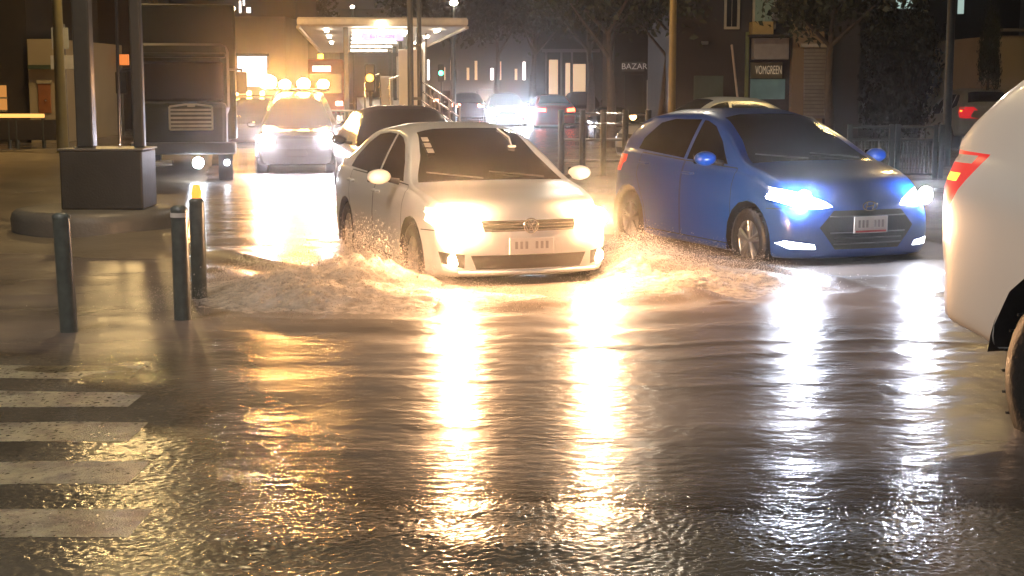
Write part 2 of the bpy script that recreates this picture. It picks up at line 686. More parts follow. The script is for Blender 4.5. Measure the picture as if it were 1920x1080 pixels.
# ------------------------------------------------------------------ crossing stripes (painted, following the asphalt)
def stripe_material():
    m = mat('worn_road_paint', (0.36, 0.345, 0.22), 0.3, var=0.3, nscale=4, bump=0.8, bscale=120)
    nt = m.node_tree
    p = nt.nodes['Principled BSDF']
    src = p.inputs['Base Color'].links[0].from_socket
    n = nt.nodes.new('ShaderNodeTexNoise')
    n.inputs['Scale'].default_value = 5
    n.inputs['Detail'].default_value = 9
    n.inputs['Roughness'].default_value = .75
    tc = nt.nodes.new('ShaderNodeTexCoord')
    nt.links.new(tc.outputs['Object'], n.inputs['Vector'])
    cr = nt.nodes.new('ShaderNodeValToRGB')
    cr.color_ramp.elements[0].position = .42
    cr.color_ramp.elements[1].position = .6
    nt.links.new(n.outputs['Fac'], cr.inputs['Fac'])
    mx = nt.nodes.new('ShaderNodeMix')
    mx.data_type = 'RGBA'
    nt.links.new(cr.outputs['Color'], mx.inputs[0])
    nt.links.new(src, mx.inputs[6])
    mx.inputs[7].default_value = (.12, .105, .075, 1)
    nt.links.new(mx.outputs[2], p.inputs['Base Color'])
    return m


M_STRIPE = stripe_material()
y0 = 5.72
for k in range(5):
    ya0 = y0 + k * 0.82
    ya1 = ya0 + 0.42
    gx = np.linspace(-4.6, X(258, ya0 + 0.2, 800), 40)
    gy = np.linspace(ya0, ya1, 7)
    mb = MB()
    n = len(gx)
    mb.add([(x, y + 0.012 * noise.noise(Vector((x * 5, y * 9, k))), road_h(x, y) + 0.0018) for y in gy for x in gx],
           [(j * n + i, j * n + i + 1, (j + 1) * n + i + 1, (j + 1) * n + i) for j in range(6) for i in range(n - 1)], True)
    o = mb.build('crossing_stripe', M_STRIPE)
    tag(o, kind='structure')


# ------------------------------------------------------------------ cars
def make_car(name, loc, rz, label, P, paint, lights='off', ds=0.07, detail=True, group=None, scale=1.0):
    """local frame: x forward, y left, z up; the wheels stand on z = 0"""
    L = P['L']
    t = thing(name, loc, label, P.get('cat', 'car'), rz, group)
    t.scale = (scale, scale, scale)
    top, belt, wm, zb = (pchip(P[k]) for k in ('top', 'belt', 'wm', 'zb'))
    ws0, ws1, rw0, rw1 = P['ws']          # windscreen base / head, rear window head / base (distance from the nose)
    st = sorted(set([round(x, 4) for x in np.arange(0.10, L - 0.09, ds)] + [ws0, ws1, rw0, rw1, 0.04, L - 0.04]))
    st2 = [st[0]]
    for x in st[1:]:
        if x - st2[-1] > 0.012 or x in (ws0, ws1, rw0, rw1):
            if x - st2[-1] < 0.012:
                st2.pop()
            st2.append(x)
    rings = [(0.0, .35), (0.0, .7), (0.0, .90), (0.012, .97)] + [(x, 1.0) for x in st2] + [(L - 0.012, .97), (L, .90), (L, .7), (L, .35)]
    SUB = 3 if detail else 2

    def section(s):
        T, Bz, wd, z0 = top(s), belt(s), wm(s), zb(s)
        g = max(T - Bz, 0.02)
        wb = wd - P.get('tuck', 0.06)
        wr = wb - P.get('tumble', 0.42) * g
        hh = Bz - z0
        c = min(1, g / 0.3)
        pts = [(0, z0), (.6 * wd, z0), (wd - .06, z0 + .01), (wd - .015, z0 + .08), (wd - .005, z0 + .3 * hh), (wd, z0 + .58 * hh),
               (wd - .012, z0 + .82 * hh), (wb + .012, Bz - .02), (wb - .012, Bz + .05 * g), (wb + (wr - wb) * .5, Bz + g * .46), (wr, Bz + g * .84),
               (wr - .05 - .05 * c, T - .03 * c - .008), (wr * .55, T - .006), (0, T)]
        out = []
        n = len(pts)
        for i in range(n - 1):
            p0 = np.array(pts[i - 1] if i > 0 else (-pts[1][0], pts[1][1]))
            p1, p2 = np.array(pts[i]), np.array(pts[i + 1])
            p3 = np.array(pts[i + 2] if i + 2 < n else (-pts[n - 2][0], pts[n - 2][1]))
            for k in range(SUB):
                u = k / SUB
                lin = p1 + (p2 - p1) * u
                cr = 0.5 * (2 * p1 + (p2 - p0) * u + (2 * p0 - 5 * p1 + 4 * p2 - p3) * u * u + (3 * p1 - p0 - 3 * p2 + p3) * u ** 3)
                out.append(0.45 * lin + 0.55 * cr)
        out.append(np.array(pts[-1]))
        return out
    kf, kr, kw = P.get('kf', .2), P.get('kr', .16), P.get('kw', .1)
    rf = pchip(P.get('rake_f', [(0.1, -.09), (.3, -.015), (.45, 0), (.62, -.015), (.8, -.09), (1.0, -.2)]))
    rr = pchip(P.get('rake_r', [(0.2, -.1), (.35, 0), (.55, 0), (.8, -.03), (1.1, -.08), (1.4, -.2)]))
    bm = bmesh.new()
    NV = 13 * SUB
    grid = []
    for s, sc in rings:
        sec = section(min(max(s, 0.0), L))
        zc = (sec[0][1] + sec[-1][1]) / 2
        row = []
        full = [(y, z) for y, z in sec] + [(-y, z) for y, z in sec[-2:0:-1]]
        for y, z in full:
            y, z = y * sc, zc + (z - zc) * sc
            x = L / 2 - s
            yy = y * y
            x -= kf * yy * math.exp(-s / .8)
            x += kr * yy * math.exp(-(L - s) / .6)
            x -= kw * yy * math.exp(-((s - (ws0 + ws1) / 2) / .6) ** 2)
            x += rf(z) * math.exp(-s / .22)
            x -= rr(z) * math.exp(-(L - s) / .22)
            row.append(bm.verts.new((x, y, z)))
        grid.append(row)
    n = len(grid[0])
    vtop = 11 * SUB                                  # index of the roof corner
    for j in range(len(grid) - 1):
        sm = (rings[j][0] + rings[j + 1][0]) / 2
        for i in range(n):
            i2 = (i + 1) % n
            f = bm.faces.new((grid[j][i], grid[j + 1][i], grid[j + 1][i2], grid[j][i2]))
            f.smooth = True
            on_top = vtop <= i < n - vtop
            if on_top and ws0 < sm < ws1:
                f.material_index = 1
            elif on_top and rw0 < sm < rw1:
                f.material_index = 2
    bm.faces.new(grid[0][::-1])
    bm.faces.new(grid[-1])
    bmesh.ops.recalc_face_normals(bm, faces=bm.faces[:])

    def cut_side(poly, xr=None):
        for i in range(len(poly)):
            a, b = poly[i], poly[(i + 1) % len(poly)]
            no = Vector((b[1] - a[1], 0, -(b[0] - a[0])))
            if no.length < 1e-6:
                continue
            x0 = min(p[0] for p in poly) - .05
            x1 = max(p[0] for p in poly) + .05
            z0 = min(p[1] for p in poly) - .05
            z1 = max(p[1] for p in poly) + .05
            fs = [f for f in bm.faces if any(x0 < v.co.x < x1 and z0 < v.co.z < z1 and abs(v.co.y) > .35 for v in f.verts)]
            ge = set()
            for f in fs:
                ge.update(f.verts)
                ge.update(f.edges)
            bmesh.ops.bisect_plane(bm, geom=list(ge) + fs, plane_co=(a[0], 0, a[1]), plane_no=no, dist=1e-5)

    def cut_front(poly, sgn):
        for i in range(len(poly)):
            a, b = poly[i], poly[(i + 1) % len(poly)]
            no = Vector((0, b[1] - a[1], -(b[0] - a[0])))
            if no.length < 1e-6:
                continue
            y0 = min(p[0] for p in poly) - .03
            y1 = max(p[0] for p in poly) + .03
            z0 = min(p[1] for p in poly) - .03
            z1 = max(p[1] for p in poly) + .03
            fs = [f for f in bm.faces if any(sgn * v.co.x > L / 2 - .55 for v in f.verts)
                  and min(v.co.y for v in f.verts) < y1 and max(v.co.y for v in f.verts) > y0
                  and min(v.co.z for v in f.verts) < z1 and max(v.co.z for v in f.verts) > z0]
            ge = set()
            for f in fs:
                ge.update(f.verts)
                ge.update(f.edges)
            bmesh.ops.bisect_plane(bm, geom=list(ge) + fs, plane_co=(0, a[0], a[1]), plane_no=no, dist=1e-5)

    tags = {}
    R_w, xf, xr = P['R'], L / 2 - P['axle'][0], L / 2 - P['axle'][1]
    arch = []
    Ra = R_w + P.get('arch_gap', .055)
    for xc in (xf, xr):
        arch.append([(xc + Ra * math.cos(k * PI / 8 + .01), R_w + .01 + Ra * math.sin(k * PI / 8 + .01)) for k in range(16)])
    side_polys = []        # (key, poly)
    sx = lambda poly: [(L / 2 - s, z) for s, z in poly]
    if detail:
        for k, d in enumerate(P.get('doors', [])):
            side_polys.append((f'door{k}', sx(d)))
    for k, d in enumerate(P.get('windows', [])):
        side_polys.append((f'win{k}', sx(d)))
    front_polys = [(k, p, 1) for k, p in P.get('front', {}).items()] + [(k, p, -1) for k, p in P.get('rear', {}).items()]
    for k, p in side_polys:
        cut_side(p)
        if k.startswith('door') and detail:
            cut_side(grow(p, .011))
    for a in arch:
        cut_side(a)
    for k, p in P.get('side_tail', {}).items():
        cut_side(sx(p))
    fp = []
    for k, p, sg in front_polys:
        both = k in ('headlight', 'fog_lamp', 'tail_lamp', 'fog_recess', 'running_light', 'blinker')
        for m_ in ((1, -1) if both else (0,)):
            q = [(y * m_, z) for y, z in p][::m_ if m_ else 1] if both else p
            cut_front(q, sg)
            fp.append((k, q, sg, m_))
    groups = {}
    dele = []
    for f in bm.faces:
        c = f.calc_center_median()
        key = None
        mi = f.material_index
        if mi == 1:
            key = ('windscreen', 0)
        elif mi == 2:
            key = ('rear_window', 0)
        else:
            sd = 1 if c.y > 0 else -1
            lat = abs(f.normal.y) > .35 and abs(c.y) > .4
            if abs(c.y) > .45 and any(inpoly((c.x, c.z), a) for a in arch):
                dele.append(f)
                continue
            for k, q, sg, m_ in fp:
                if sg * c.x > L / 2 - .5 and sg * f.normal.x > .08 and inpoly((c.y, c.z), q):
                    key = (k, m_)
                    break
            if key is None:
                for k, p in P.get('side_tail', {}).items():
                    if abs(c.y) > .5 and inpoly((c.x, c.z), sx(p)):
                        key = (k, sd)
                        break
            if key is None and lat:
                for k, p in side_polys[::-1]:
                    if inpoly((c.x, c.z), p):
                        key = (k, sd)
                        break
                    if k.startswith('door') and detail and inpoly((c.x, c.z), grow(p, .011)):
                        key = ('door_gap' + k[4:], sd)
        if key:
            groups.setdefault(key, []).append(f)
    parts = {}
    keyname = {**{f'door_gap{i}': 'door_seal' for i in range(3)}, 'windscreen': 'windscreen', 'rear_window': 'rear_window', 'door_gap': 'door_seal', 'headlight': 'headlight',
               'fog_lamp': 'fog_lamp', 'tail_lamp': 'tail_lamp', 'grille': 'grille', 'intake': 'lower_intake', 'fog_recess': 'fog_lamp_recess',
               'running_light': 'running_light', 'blinker': 'blinker_lamp', 'clear_lamp': 'reversing_lamp', 'seam': 'bumper_seam', 'seam_low': 'bumper_seam', 'cladding': 'cladding'}
    lens = {'off': (M_CHROME, M_BLACK), 'warm': (E_WARMLENS, E_WARM), 'cool': (E_COOLLENS, E_COOL), 'farcool': (E_COOLLENS, E_FARCOOL)}.get(lights) or (M_CHROME, M_BLACK)
    tail = P.get('tail_mat') or mat('unlit_tail_lamp', (0.3, 0.01, 0.01), 0.15)
    pm = {**{f'door_gap{i}': M_SEAL for i in range(3)}, 'windscreen': M_GLASS, 'rear_window': M_GLASS, 'door_gap': M_SEAL, 'headlight': lens[0], 'fog_lamp': lens[1] if lights == 'warm' else M_GLASS,
          'tail_lamp': tail, 'grille': M_BLACK, 'intake': M_BLACK, 'fog_recess': M_BLACK, 'running_light': E_DRL if lights != 'off' else M_CHROME,
          'blinker': E_AMBER, 'seam': M_SEAL, 'seam_low': M_SEAL, 'clear_lamp': mat('clear_lamp', (.8, .75, .7), .15), 'cladding': M_BLACK}
    order = sorted(groups.items(), key=lambda kv: (not kv[0][0].startswith('door'), str(kv[0])))
    allf = set()
    for key, fs_ in order:
        vmap = {}
        mb = MB()
        for f in fs_:
            idx = []
            for v in f.verts:
                if v not in vmap:
                    vmap[v] = len(mb.v)
                    mb.v.append(tuple(v.co))
                idx.append(vmap[v])
            mb.f.append(idx)
            mb.smooth.append(True)
        allf.update(fs_)
        k = key[0]
        nm = keyname.get(k) or ('door' if k.startswith('door') else 'side_window')
        m = pm.get(k) or (paint if k.startswith('door') else M_GLASS)
        me = bpy.data.meshes.new(nm)
        me.from_pydata(mb.v, [], mb.f)
        me.polygons.foreach_set('use_smooth', mb.smooth)
        me.materials.append(m)
        ob = bpy.data.objects.new(nm, me)
        COL.objects.link(ob)
        ob.parent = t
        if k.startswith('win'):
            d = parts.get(('door' + k[3:], key[1]))
            if d:
                ob.parent = d
        parts[key] = ob
    bmesh.ops.delete(bm, geom=list(allf) + dele, context='FACES')
    for f in bm.faces:
        f.material_index = 0
    me = bpy.data.meshes.new('body')
    bm.to_mesh(me)
    bm.free()
    me.materials.append(paint)
    body = bpy.data.objects.new('body', me)
    COL.objects.link(body)
    body.parent = t
    # wheels and wheel wells
    Wd = P['wm'][len(P['wm']) // 2][1]
    tw = P.get('tyre', .2)
    for xc in (xf, xr):
        for sd in (1, -1):
            wy = sd * (Wd - tw / 2 - .02)
            mb = MB()
            h = tw / 2
            prof = [(R_w * .62, -h * .8), (R_w * .80, -h), (R_w * .94, -h * .92), (R_w, -h * .6), (R_w, h * .6), (R_w * .94, h * .92), (R_w * .8, h), (R_w * .62, h * .8)]
            mb.lathe(prof, 28, (0, 0, 0), 'Y')
            if detail:
                for k in range(28):                                # tread blocks
                    a = 2 * PI * k / 28
                    mb.box((R_w * math.cos(a), 0, R_w * math.sin(a)), (.012, tw * .9, .012))
            wh = mb.build('wheel', M_RUBBER, t)
            wh.location = (xc, wy, R_w)
            mb = MB()
            rr_ = R_w * .64
            mb.lathe([(rr_, -h * .7), (rr_, h * .72), (rr_ * .93, h * .74), (rr_ * .9, h * .5), (rr_ * .9, -h * .5)], 28, (0, 0, 0), 'Y')
            mb.lathe([(0.001, h * .30), (rr_ * .92, h * .2)], 20, (0, 0, 0), 'Y')
            nsp = P.get('spokes', 5)
            for k in range(nsp):
                a = 2 * PI * k / nsp + .3
                ca, sa = math.cos(a), math.sin(a)
                for off in (-.1, .1):
                    c2, s2 = math.cos(a + off * 1.6), math.sin(a + off * 1.6)
                    mb.tube((ca * rr_ * .12, h * .62, sa * rr_ * .12), (c2 * rr_ * .95, h * .68, s2 * rr_ * .95), .022, .018, 6)
            mb.lathe([(.001, h * .78), (rr_ * .18, h * .74), (rr_ * .22, h * .5)], 14, (0, 0, 0), 'Y')
            if sd < 0:
                mb.v = [(x, -y, z) for x, y, z in mb.v]
            mb.build('rim', M_RIM, wh)
        for sd in (1, -1):
            mb = MB()
            pr = [(Ra + .004, sd * (Wd - .30)), (Ra + .004, sd * (Wd - .012))]
            mb.lathe(pr, 20, (xc, 0, R_w + .01), 'Y', True, P.get('well', -.35), PI - P.get('well', -.35))
            mb.lathe([(.001, sd * (Wd - .30)), (Ra + .004, sd * (Wd - .30))], 20, (xc, 0, R_w + .01), 'Y', False)
            mb.build('wheel_well', M_BLACK, t)
    # mirrors
    for sd in (1, -1):
        ms, mz = P['mirror']
        y0_ = wm(ms) - .03
        mb = MB()
        mb.ball((L / 2 - ms, sd * (y0_ + .16), mz), 1.0, 14, 8, (.075, .115, .07))
        mm = mb.build('wing_mirror', paint, t)
        MB().bbox((L / 2 - ms - .052, sd * (y0_ + .16), mz), (.04, .19, .105), .015).build('mirror_glass', M_GLASS, mm)
        MB().tube((L / 2 - ms, sd * (y0_ - .03), mz - .05), (L / 2 - ms, sd * (y0_ + .09), mz - .025), .03, .022).build('mirror_arm', M_BLACK, mm)
    # lamp bulbs: a disc a little proud of the lens
    if lights != 'off':
        for sd in (1, -1):
            par = parts.get(('headlight', sd))
            if par:
                c = P['bulb']
                xx = max((v.co.x for v in par.data.vertices if abs(abs(v.co.y) - c[0]) < .12 and abs(v.co.z - c[1]) < .1), default=L / 2 - .1)
                mb = MB()
                mb.lathe([(.001, .012), (c[2] * .7, .009), (c[2], 0)], 14, (0, 0, 0), 'Z')
                mb.v = [(xx + .006 + z, sd * c[0] + x, c[1] + y) for x, y, z in mb.v]
                mb.build('lamp_bulb', lens[1], par)
    if detail:
        for k in range(len(P.get('doors', []))):
            hs, hz = P['handles'][k]
            for sd in (1, -1):
                d = parts.get((f'door{k}', sd))
                if d:
                    y_ = sd * (wm(hs) - .005)
                    mb = MB().path([(L / 2 - hs + .1, y_, hz), (L / 2 - hs + .08, y_ + sd * .03, hz), (L / 2 - hs - .08, y_ + sd * .03, hz), (L / 2 - hs - .1, y_, hz)], .013)
                    mb.build('door_handle', P.get('handle_mat') or paint, d)
        # wipers at the foot of the windscreen
        for y_ in (.5, -.1):
            zz = top(ws0) + .02
            xx = L / 2 - ws0 - kw * y_ * y_ - kf * y_ * y_ * math.exp(-ws0 / .8)
            s1 = ws0 + .12
            mb = MB().tube((xx + .01, y_, zz), (L / 2 - s1 - kw * .02, y_ - .5, top(s1) + .012), .008, .006, 6)
            mb.build('wiper', M_BLACK, t)
    t['car_l'] = L
    return t, parts


def front_point(P, y, z):
    L = P['L']
    rf = pchip(P.get('rake_f', [(0.1, -.09), (.3, -.015), (.45, 0), (.62, -.015), (.8, -.09), (1.0, -.2)]))
    return L / 2 - P.get('kf', .2) * y * y + rf(z)


SEDAN = dict(L=4.38, axle=(.83, 3.38), R=.31, tyre=.2, ws=(1.02, 1.86, 2.98, 3.62), bulb=(.635, .695, .085), spokes=5,
             top=[(0, .70), (.06, .745), (.25, .83), (.6, .90), (.95, .955), (1.02, .975), (1.45, 1.23), (1.86, 1.42), (2.3, 1.468), (2.98, 1.43), (3.62, 1.12), (3.75, 1.085), (4.15, 1.06), (4.3, 1.03), (4.38, .95)],
             belt=[(0, .62), (.1, .68), (.35, .77), (.95, .89), (2.2, .93), (3.3, .97), (4.0, .98), (4.38, .9)],
             wm=[(0, .66), (.06, .73), (.2, .79), (.5, .835), (.95, .85), (2.2, .855), (3.5, .85), (4.0, .82), (4.25, .77), (4.38, .7)],
             zb=[(0, .22), (.3, .19), (1.2, .17), (3.2, .17), (3.9, .2), (4.38, .28)],
             doors=[[(1.13, .26), (1.13, .93), (2.17, .95), (2.17, .26)], [(2.2, .26), (2.2, .95), (3.22, .96), (3.22, .72), (3.0, .45), (2.95, .26)]],
             windows=[[(1.32, .955), (1.52, 1.12), (1.78, 1.27), (1.95, 1.33), (2.16, 1.36), (2.18, .965)],
                      [(2.24, .97), (2.22, 1.36), (2.5, 1.365), (2.8, 1.34), (3.05, 1.25), (3.3, 1.09), (3.38, .99)]],
             handles=[(2.0, .83), (3.05, .87)], mirror=(1.38, 1.0),
             front={'headlight': [(.42, .655), (.5, .628), (.64, .612), (.76, .63), (.83, .70), (.83, .785), (.74, .775), (.58, .735), (.43, .69)],
                    'grille': [(-.40, .60), (-.43, .69), (.43, .69), (.40, .60)],
                    'intake': [(-.47, .28), (-.52, .40), (.52, .40), (.47, .28)],
                    'fog_recess': [(.57, .29), (.57, .41), (.76, .43), (.74, .33)]},
             rear={'tail_lamp': [(.42, .78), (.42, .92), (.80, .95), (.80, .80)]},
             side_tail={'seam': [(.28, .60), (.28, .608), (.53, .598), (.53, .590)]})
HATCH = dict(L=3.85, axle=(.76, 3.21), R=.31, tyre=.19, ws=(.88, 1.78, 3.25, 3.66), bulb=(.655, .74, .08), spokes=5,
             top=[(0, .66), (.05, .74), (.2, .86), (.5, .955), (.82, 1.02), (.88, 1.035), (1.35, 1.29), (1.78, 1.46), (2.2, 1.51), (2.9, 1.49), (3.25, 1.43), (3.66, 1.12), (3.78, 1.0), (3.85, .88)],
             belt=[(0, .60), (.1, .68), (.35, .8), (.9, .93), (2.0, .97), (3.0, 1.03), (3.5, 1.05), (3.75, .95), (3.85, .8)],
             wm=[(0, .68), (.06, .74), (.2, .79), (.5, .825), (.95, .84), (2.0, .845), (3.0, .84), (3.5, .81), (3.75, .76), (3.85, .7)],
             zb=[(0, .2), (.3, .18), (1.2, .17), (2.8, .17), (3.4, .2), (3.85, .28)],
             doors=[[(1.06, .26), (1.06, .96), (2.03, .99), (2.03, .26)], [(2.06, .26), (2.06, .99), (2.98, 1.03), (3.02, .8), (2.84, .5), (2.78, .26)]],
             windows=[[(1.25, .995), (1.5, 1.2), (1.75, 1.34), (1.95, 1.39), (2.02, 1.395), (2.04, 1.01)],
                      [(2.1, 1.015), (2.08, 1.40), (2.6, 1.395), (2.85, 1.35), (3.08, 1.18), (3.12, 1.07)]],
             handles=[(1.86, .88), (2.82, .93)], mirror=(1.3, 1.05),
             front={'headlight': [(.36, .665), (.5, .645), (.68, .66), (.82, .73), (.83, .82), (.76, .825), (.6, .78), (.42, .71)],
                    'grille': [(-.34, .28), (-.50, .48), (-.36, .63), (.36, .63), (.50, .48), (.34, .28)],
                    'running_light': [(.52, .285), (.54, .33), (.76, .36), (.79, .33), (.74, .29)]},
             rear={'tail_lamp': [(.45, .8), (.5, 1.0), (.80, 1.0), (.80, .82)]},
             side_tail={'seam': [(.27, .64), (.27, .648), (.46, .638), (.46, .630)]})
SUV = dict(L=4.9, axle=(.95, 3.78), R=.46, tyre=.29, arch_gap=.09, well=.12, ws=(1.15, 1.95, 4.42, 4.78), bulb=(.7, .95, .08), spokes=6, cat='suv',
           top=[(0, .9), (.08, 1.0), (.4, 1.13), (.9, 1.2), (1.15, 1.24), (1.6, 1.62), (1.95, 1.88), (2.4, 2.02), (3.3, 2.08), (4.1, 2.07), (4.42, 1.98), (4.78, 1.66), (4.9, 1.53)],
           belt=[(0, .8), (.1, .88), (.4, 1.02), (1.2, 1.14), (2.5, 1.2), (3.6, 1.3), (4.2, 1.42), (4.7, 1.46), (4.9, 1.46)],
           wm=[(0, .74), (.08, .84), (.3, .92), (.8, .96), (1.5, .97), (3.6, .975), (4.3, .97), (4.6, .96), (4.78, .94), (4.86, .91), (4.9, .87)],
           zb=[(0, .36), (.4, .32), (1.4, .3), (3.6, .3), (4.2, .50), (4.4, .56), (4.9, .62)], tuck=.09, tumble=.38, kr=.07,
           rake_r=[(0.4, .03), (.62, .0), (.85, -.015), (1.0, .015), (1.2, .03), (1.5, .05), (1.8, .08), (2.1, .1)],
           doors=[[(1.5, .42), (1.5, 1.16), (2.6, 1.2), (2.6, .42)], [(2.64, .42), (2.64, 1.2), (3.6, 1.27), (3.62, 1.0), (3.42, .75), (3.38, .42)]],
           windows=[[(1.75, 1.2), (2.05, 1.6), (2.3, 1.78), (2.58, 1.84), (2.6, 1.24)], [(2.68, 1.25), (2.67, 1.86), (3.5, 1.88), (3.55, 1.36)],
                    [(3.64, 1.4), (3.62, 1.88), (3.95, 1.87), (4.12, 1.72), (4.2, 1.52)]],
           handles=[(2.4, 1.08), (3.4, 1.14)], mirror=(1.75, 1.25),
           front={'headlight': [(.5, .88), (.6, .84), (.84, .88), (.92, 1.0), (.6, .98)], 'grille': [(-.45, .72), (-.45, .96), (.45, .96), (.45, .72)]},
           rear={},
           side_tail={'blinker': [(4.70, 1.385), (4.71, 1.345), (4.84, 1.345), (4.84, 1.385)], 'clear_lamp': [(4.62, 1.475), (4.64, 1.435), (4.86, 1.435), (4.86, 1.475)],
                      'tail_lamp': [(4.52, 1.485), (4.78, 1.15), (4.98, 1.12), (4.98, 1.50)],
                      'cladding': [(4.1, .40), (4.1, .47), (4.97, .60), (4.97, .40)]})

ROAD_Z = -0.135


def place(P, front, th, z=ROAD_Z, scale=1.0):
    c = front - fwd(th) * (P['L'] / 2 * scale)
    return Vector((c.x, c.y, z)), math.atan2(-math.cos(th), math.sin(th))


def plate(t, P, y, z, wd=.40, h=.14, strip=None):
    x = front_point(P, y, z) + .012
    pl = MB().bbox((x, y, z), (.012, wd, h), .005).build('licence_plate', M_PLATE, t)
    mb = MB()
    for k in range(7):
        if k == 3:
            continue
        mb.box((x + .0075, y + (k - 3) * wd * .115, z + .008), (.003, wd * .06, h * .45))
    mb.build('plate_characters', M_PLATEINK, pl)['kind'] = 'stuff'
    if strip:
        MB().box((x + .0075, y, z - h * .4), (.003, wd * .9, h * .12)).build('plate_strip', strip, pl)
    return pl


# the white sedan
loc, rz = place(SEDAN, WHITE_F, WHITE_TH, -.16, WHITE_S)
white, wp = make_car('white_sedan', loc, rz, 'white sedan ploughing through the flood with warm headlights and fog lamps lit', SEDAN, M_WHITEPAINT, 'warm', scale=WHITE_S)
gx = front_point(SEDAN, 0, .645)
gr = wp[('grille', 0)]
for z in (.612, .637, .662, .684):
    pts = [(front_point(SEDAN, y, z) + .006, y, z) for y in np.linspace(-.40, .40, 9)]
    MB().path(pts, .0045, 6).build('grille_bar', M_CHROME, gr)
em = MB()
ring = [(gx + .02, .062 * math.cos(a), .645 + .062 * math.sin(a)) for a in np.linspace(0, 2 * PI, 21)]
em.path(ring, .006, 6)
vw = [[(-.032, .048), (0, -.004), (.032, .048)], [(-.055, .02), (-.026, -.05), (0, .002), (.026, -.05), (.055, .02)]]
for pl_ in vw:
    em.path([(gx + .02, y, .645 + z) for y, z in pl_], .005, 6)
em.build('round_emblem', M_CHROME, gr)
plate(white, SEDAN, 0, .475)
lip = MB().path([(front_point(SEDAN, y, .25) + .012, y, .25) for y in np.linspace(-.62, .62, 13)], .02, 8)
lip.build('bumper_lip', M_WHITEPAINT, white)
for sd in (1, -1):
    rc = wp.get(('fog_recess', sd))
    x = front_point(SEDAN, .66, .36)
    mb = MB().lathe([(.001, .02), (.045, .018), (.055, .006)], 14)
    mb.v = [(x - .02 + z, sd * .655 + a, .36 + b) for a, b, z in mb.v]
    mb.build('fog_lamp', E_FOG, rc or white)
# stickers and a hanging tag seen through the windscreen, blue seat cover seen through the side window
top_s = pchip(SEDAN['top'])


def on_screen(s, y, lift=.006):
    return (SEDAN['L'] / 2 - s - .1 * y * y - .2 * y * y * math.exp(-s / .8), y, top_s(s) + lift - .01)


M_STICK = mat('window_sticker', (0.5, 0.46, 0.42), 0.5)
for k, s in enumerate((1.58, 1.49, 1.40)):
    p0 = Vector(on_screen(s, -.50, .014))
    p1 = Vector(on_screen(s, -.44, .014))
    p2 = Vector(on_screen(s + .06, -.44, .014))
    p3 = Vector(on_screen(s + .06, -.50, .014))
    mb = MB().add([p0, p1, p2, p3, p0 + Vector((.003, 0, .004)), p1 + Vector((.003, 0, .004)), p2 + Vector((.003, 0, .004)), p3 + Vector((.003, 0, .004))],
                  [(0, 1, 2, 3), (4, 5, 6, 7), (0, 1, 5, 4), (1, 2, 6, 5), (2, 3, 7, 6), (3, 0, 4, 7)])
    mb.build('window_sticker', M_STICK, wp[('windscreen', 0)])
pts = [Vector(on_screen(1.80, .30, .018)), Vector(on_screen(1.62, .36, .018)), Vector(on_screen(1.48, .34, .018))]
mb = MB().path(pts, .008, 6)
mb.bbox(pts[-1], (.05, .07, .02), .006)
mb.build('hanging_tag', mat('white_tag', (.8, .8, .82), .4, emit=(.8, .85, 1), es=0.0), wp[('windscreen', 0)])

# the blue hatchback
loc, rz = place(HATCH, BLUE_F, BLUE_TH, -.16, BLUE_S)
blue, bp_ = make_car('blue_hatchback', loc, rz, 'deep blue hatchback wading with cold white headlights and running lights lit', HATCH, M_BLUEPAINT, 'cool', scale=BLUE_S)
HATCH_tail = bp_.get(('tail_lamp', -1))
for sd in (1, -1):
    o = bp_.get(('tail_lamp', sd))
    if o:
        o.data.materials[0] = E_TAIL
plate(blue, HATCH, 0, .50, .36, .15, mat('red_strip', (.5, .08, .08), .4))
gr = bp_[('grille', 0)]
for z in (.33, .38, .43, .575):
    wl_ = .36 if z < .4 else .4
    MB().path([(front_point(HATCH, y, z) + .004, y, z) for y in np.linspace(-wl_, wl_, 9)], .006, 6).build('grille_bar', M_DARKMETAL, gr)
gx = front_point(HATCH, 0, .665)
em = MB().path([(gx + .018, .075 * math.cos(a), .665 + .04 * math.sin(a)) for a in np.linspace(0, 2 * PI, 19)], .006, 6)
em.path([(gx + .018, -.042, .635), (gx + .018, -.028, .695)], .006, 6)
em.path([(gx + .018, .028, .635), (gx + .018, .042, .695)], .006, 6)
em.path([(gx + .018, -.036, .658), (gx + .018, .036, .672)], .006, 6)
em.build('oval_emblem', M_CHROME, blue)

# the white suv leaving the picture on the right
rc = W(1744, 530, 8.5)
f = fwd(SUV_TH)
sd = Vector((f.y, -f.x, 0))            # its right-hand side faces the camera
c = Vector((rc.x, rc.y, 0)) + f * (SUV['L'] / 2 * SUV_S) - sd * .92 * SUV_S
SUV['tail_mat'] = E_TAIL
suv, sp = make_car('white_suv', (c.x, c.y, -0.22), math.atan2(-math.cos(SUV_TH), math.sin(SUV_TH)), 'big white suv at the kerbside with red tail lamp and amber blinker lit',
                   SUV, M_WHITEPAINT, 'off', scale=SUV_S)
MB().path([(SUV['L'] / 2 - s, -.62, 2.09 if 2.6 < s < 4.0 else 2.05) for s in (2.2, 2.4, 2.7, 3.8, 4.05, 4.15)], .02, 8).build('roof_rail', M_CHROME, suv)


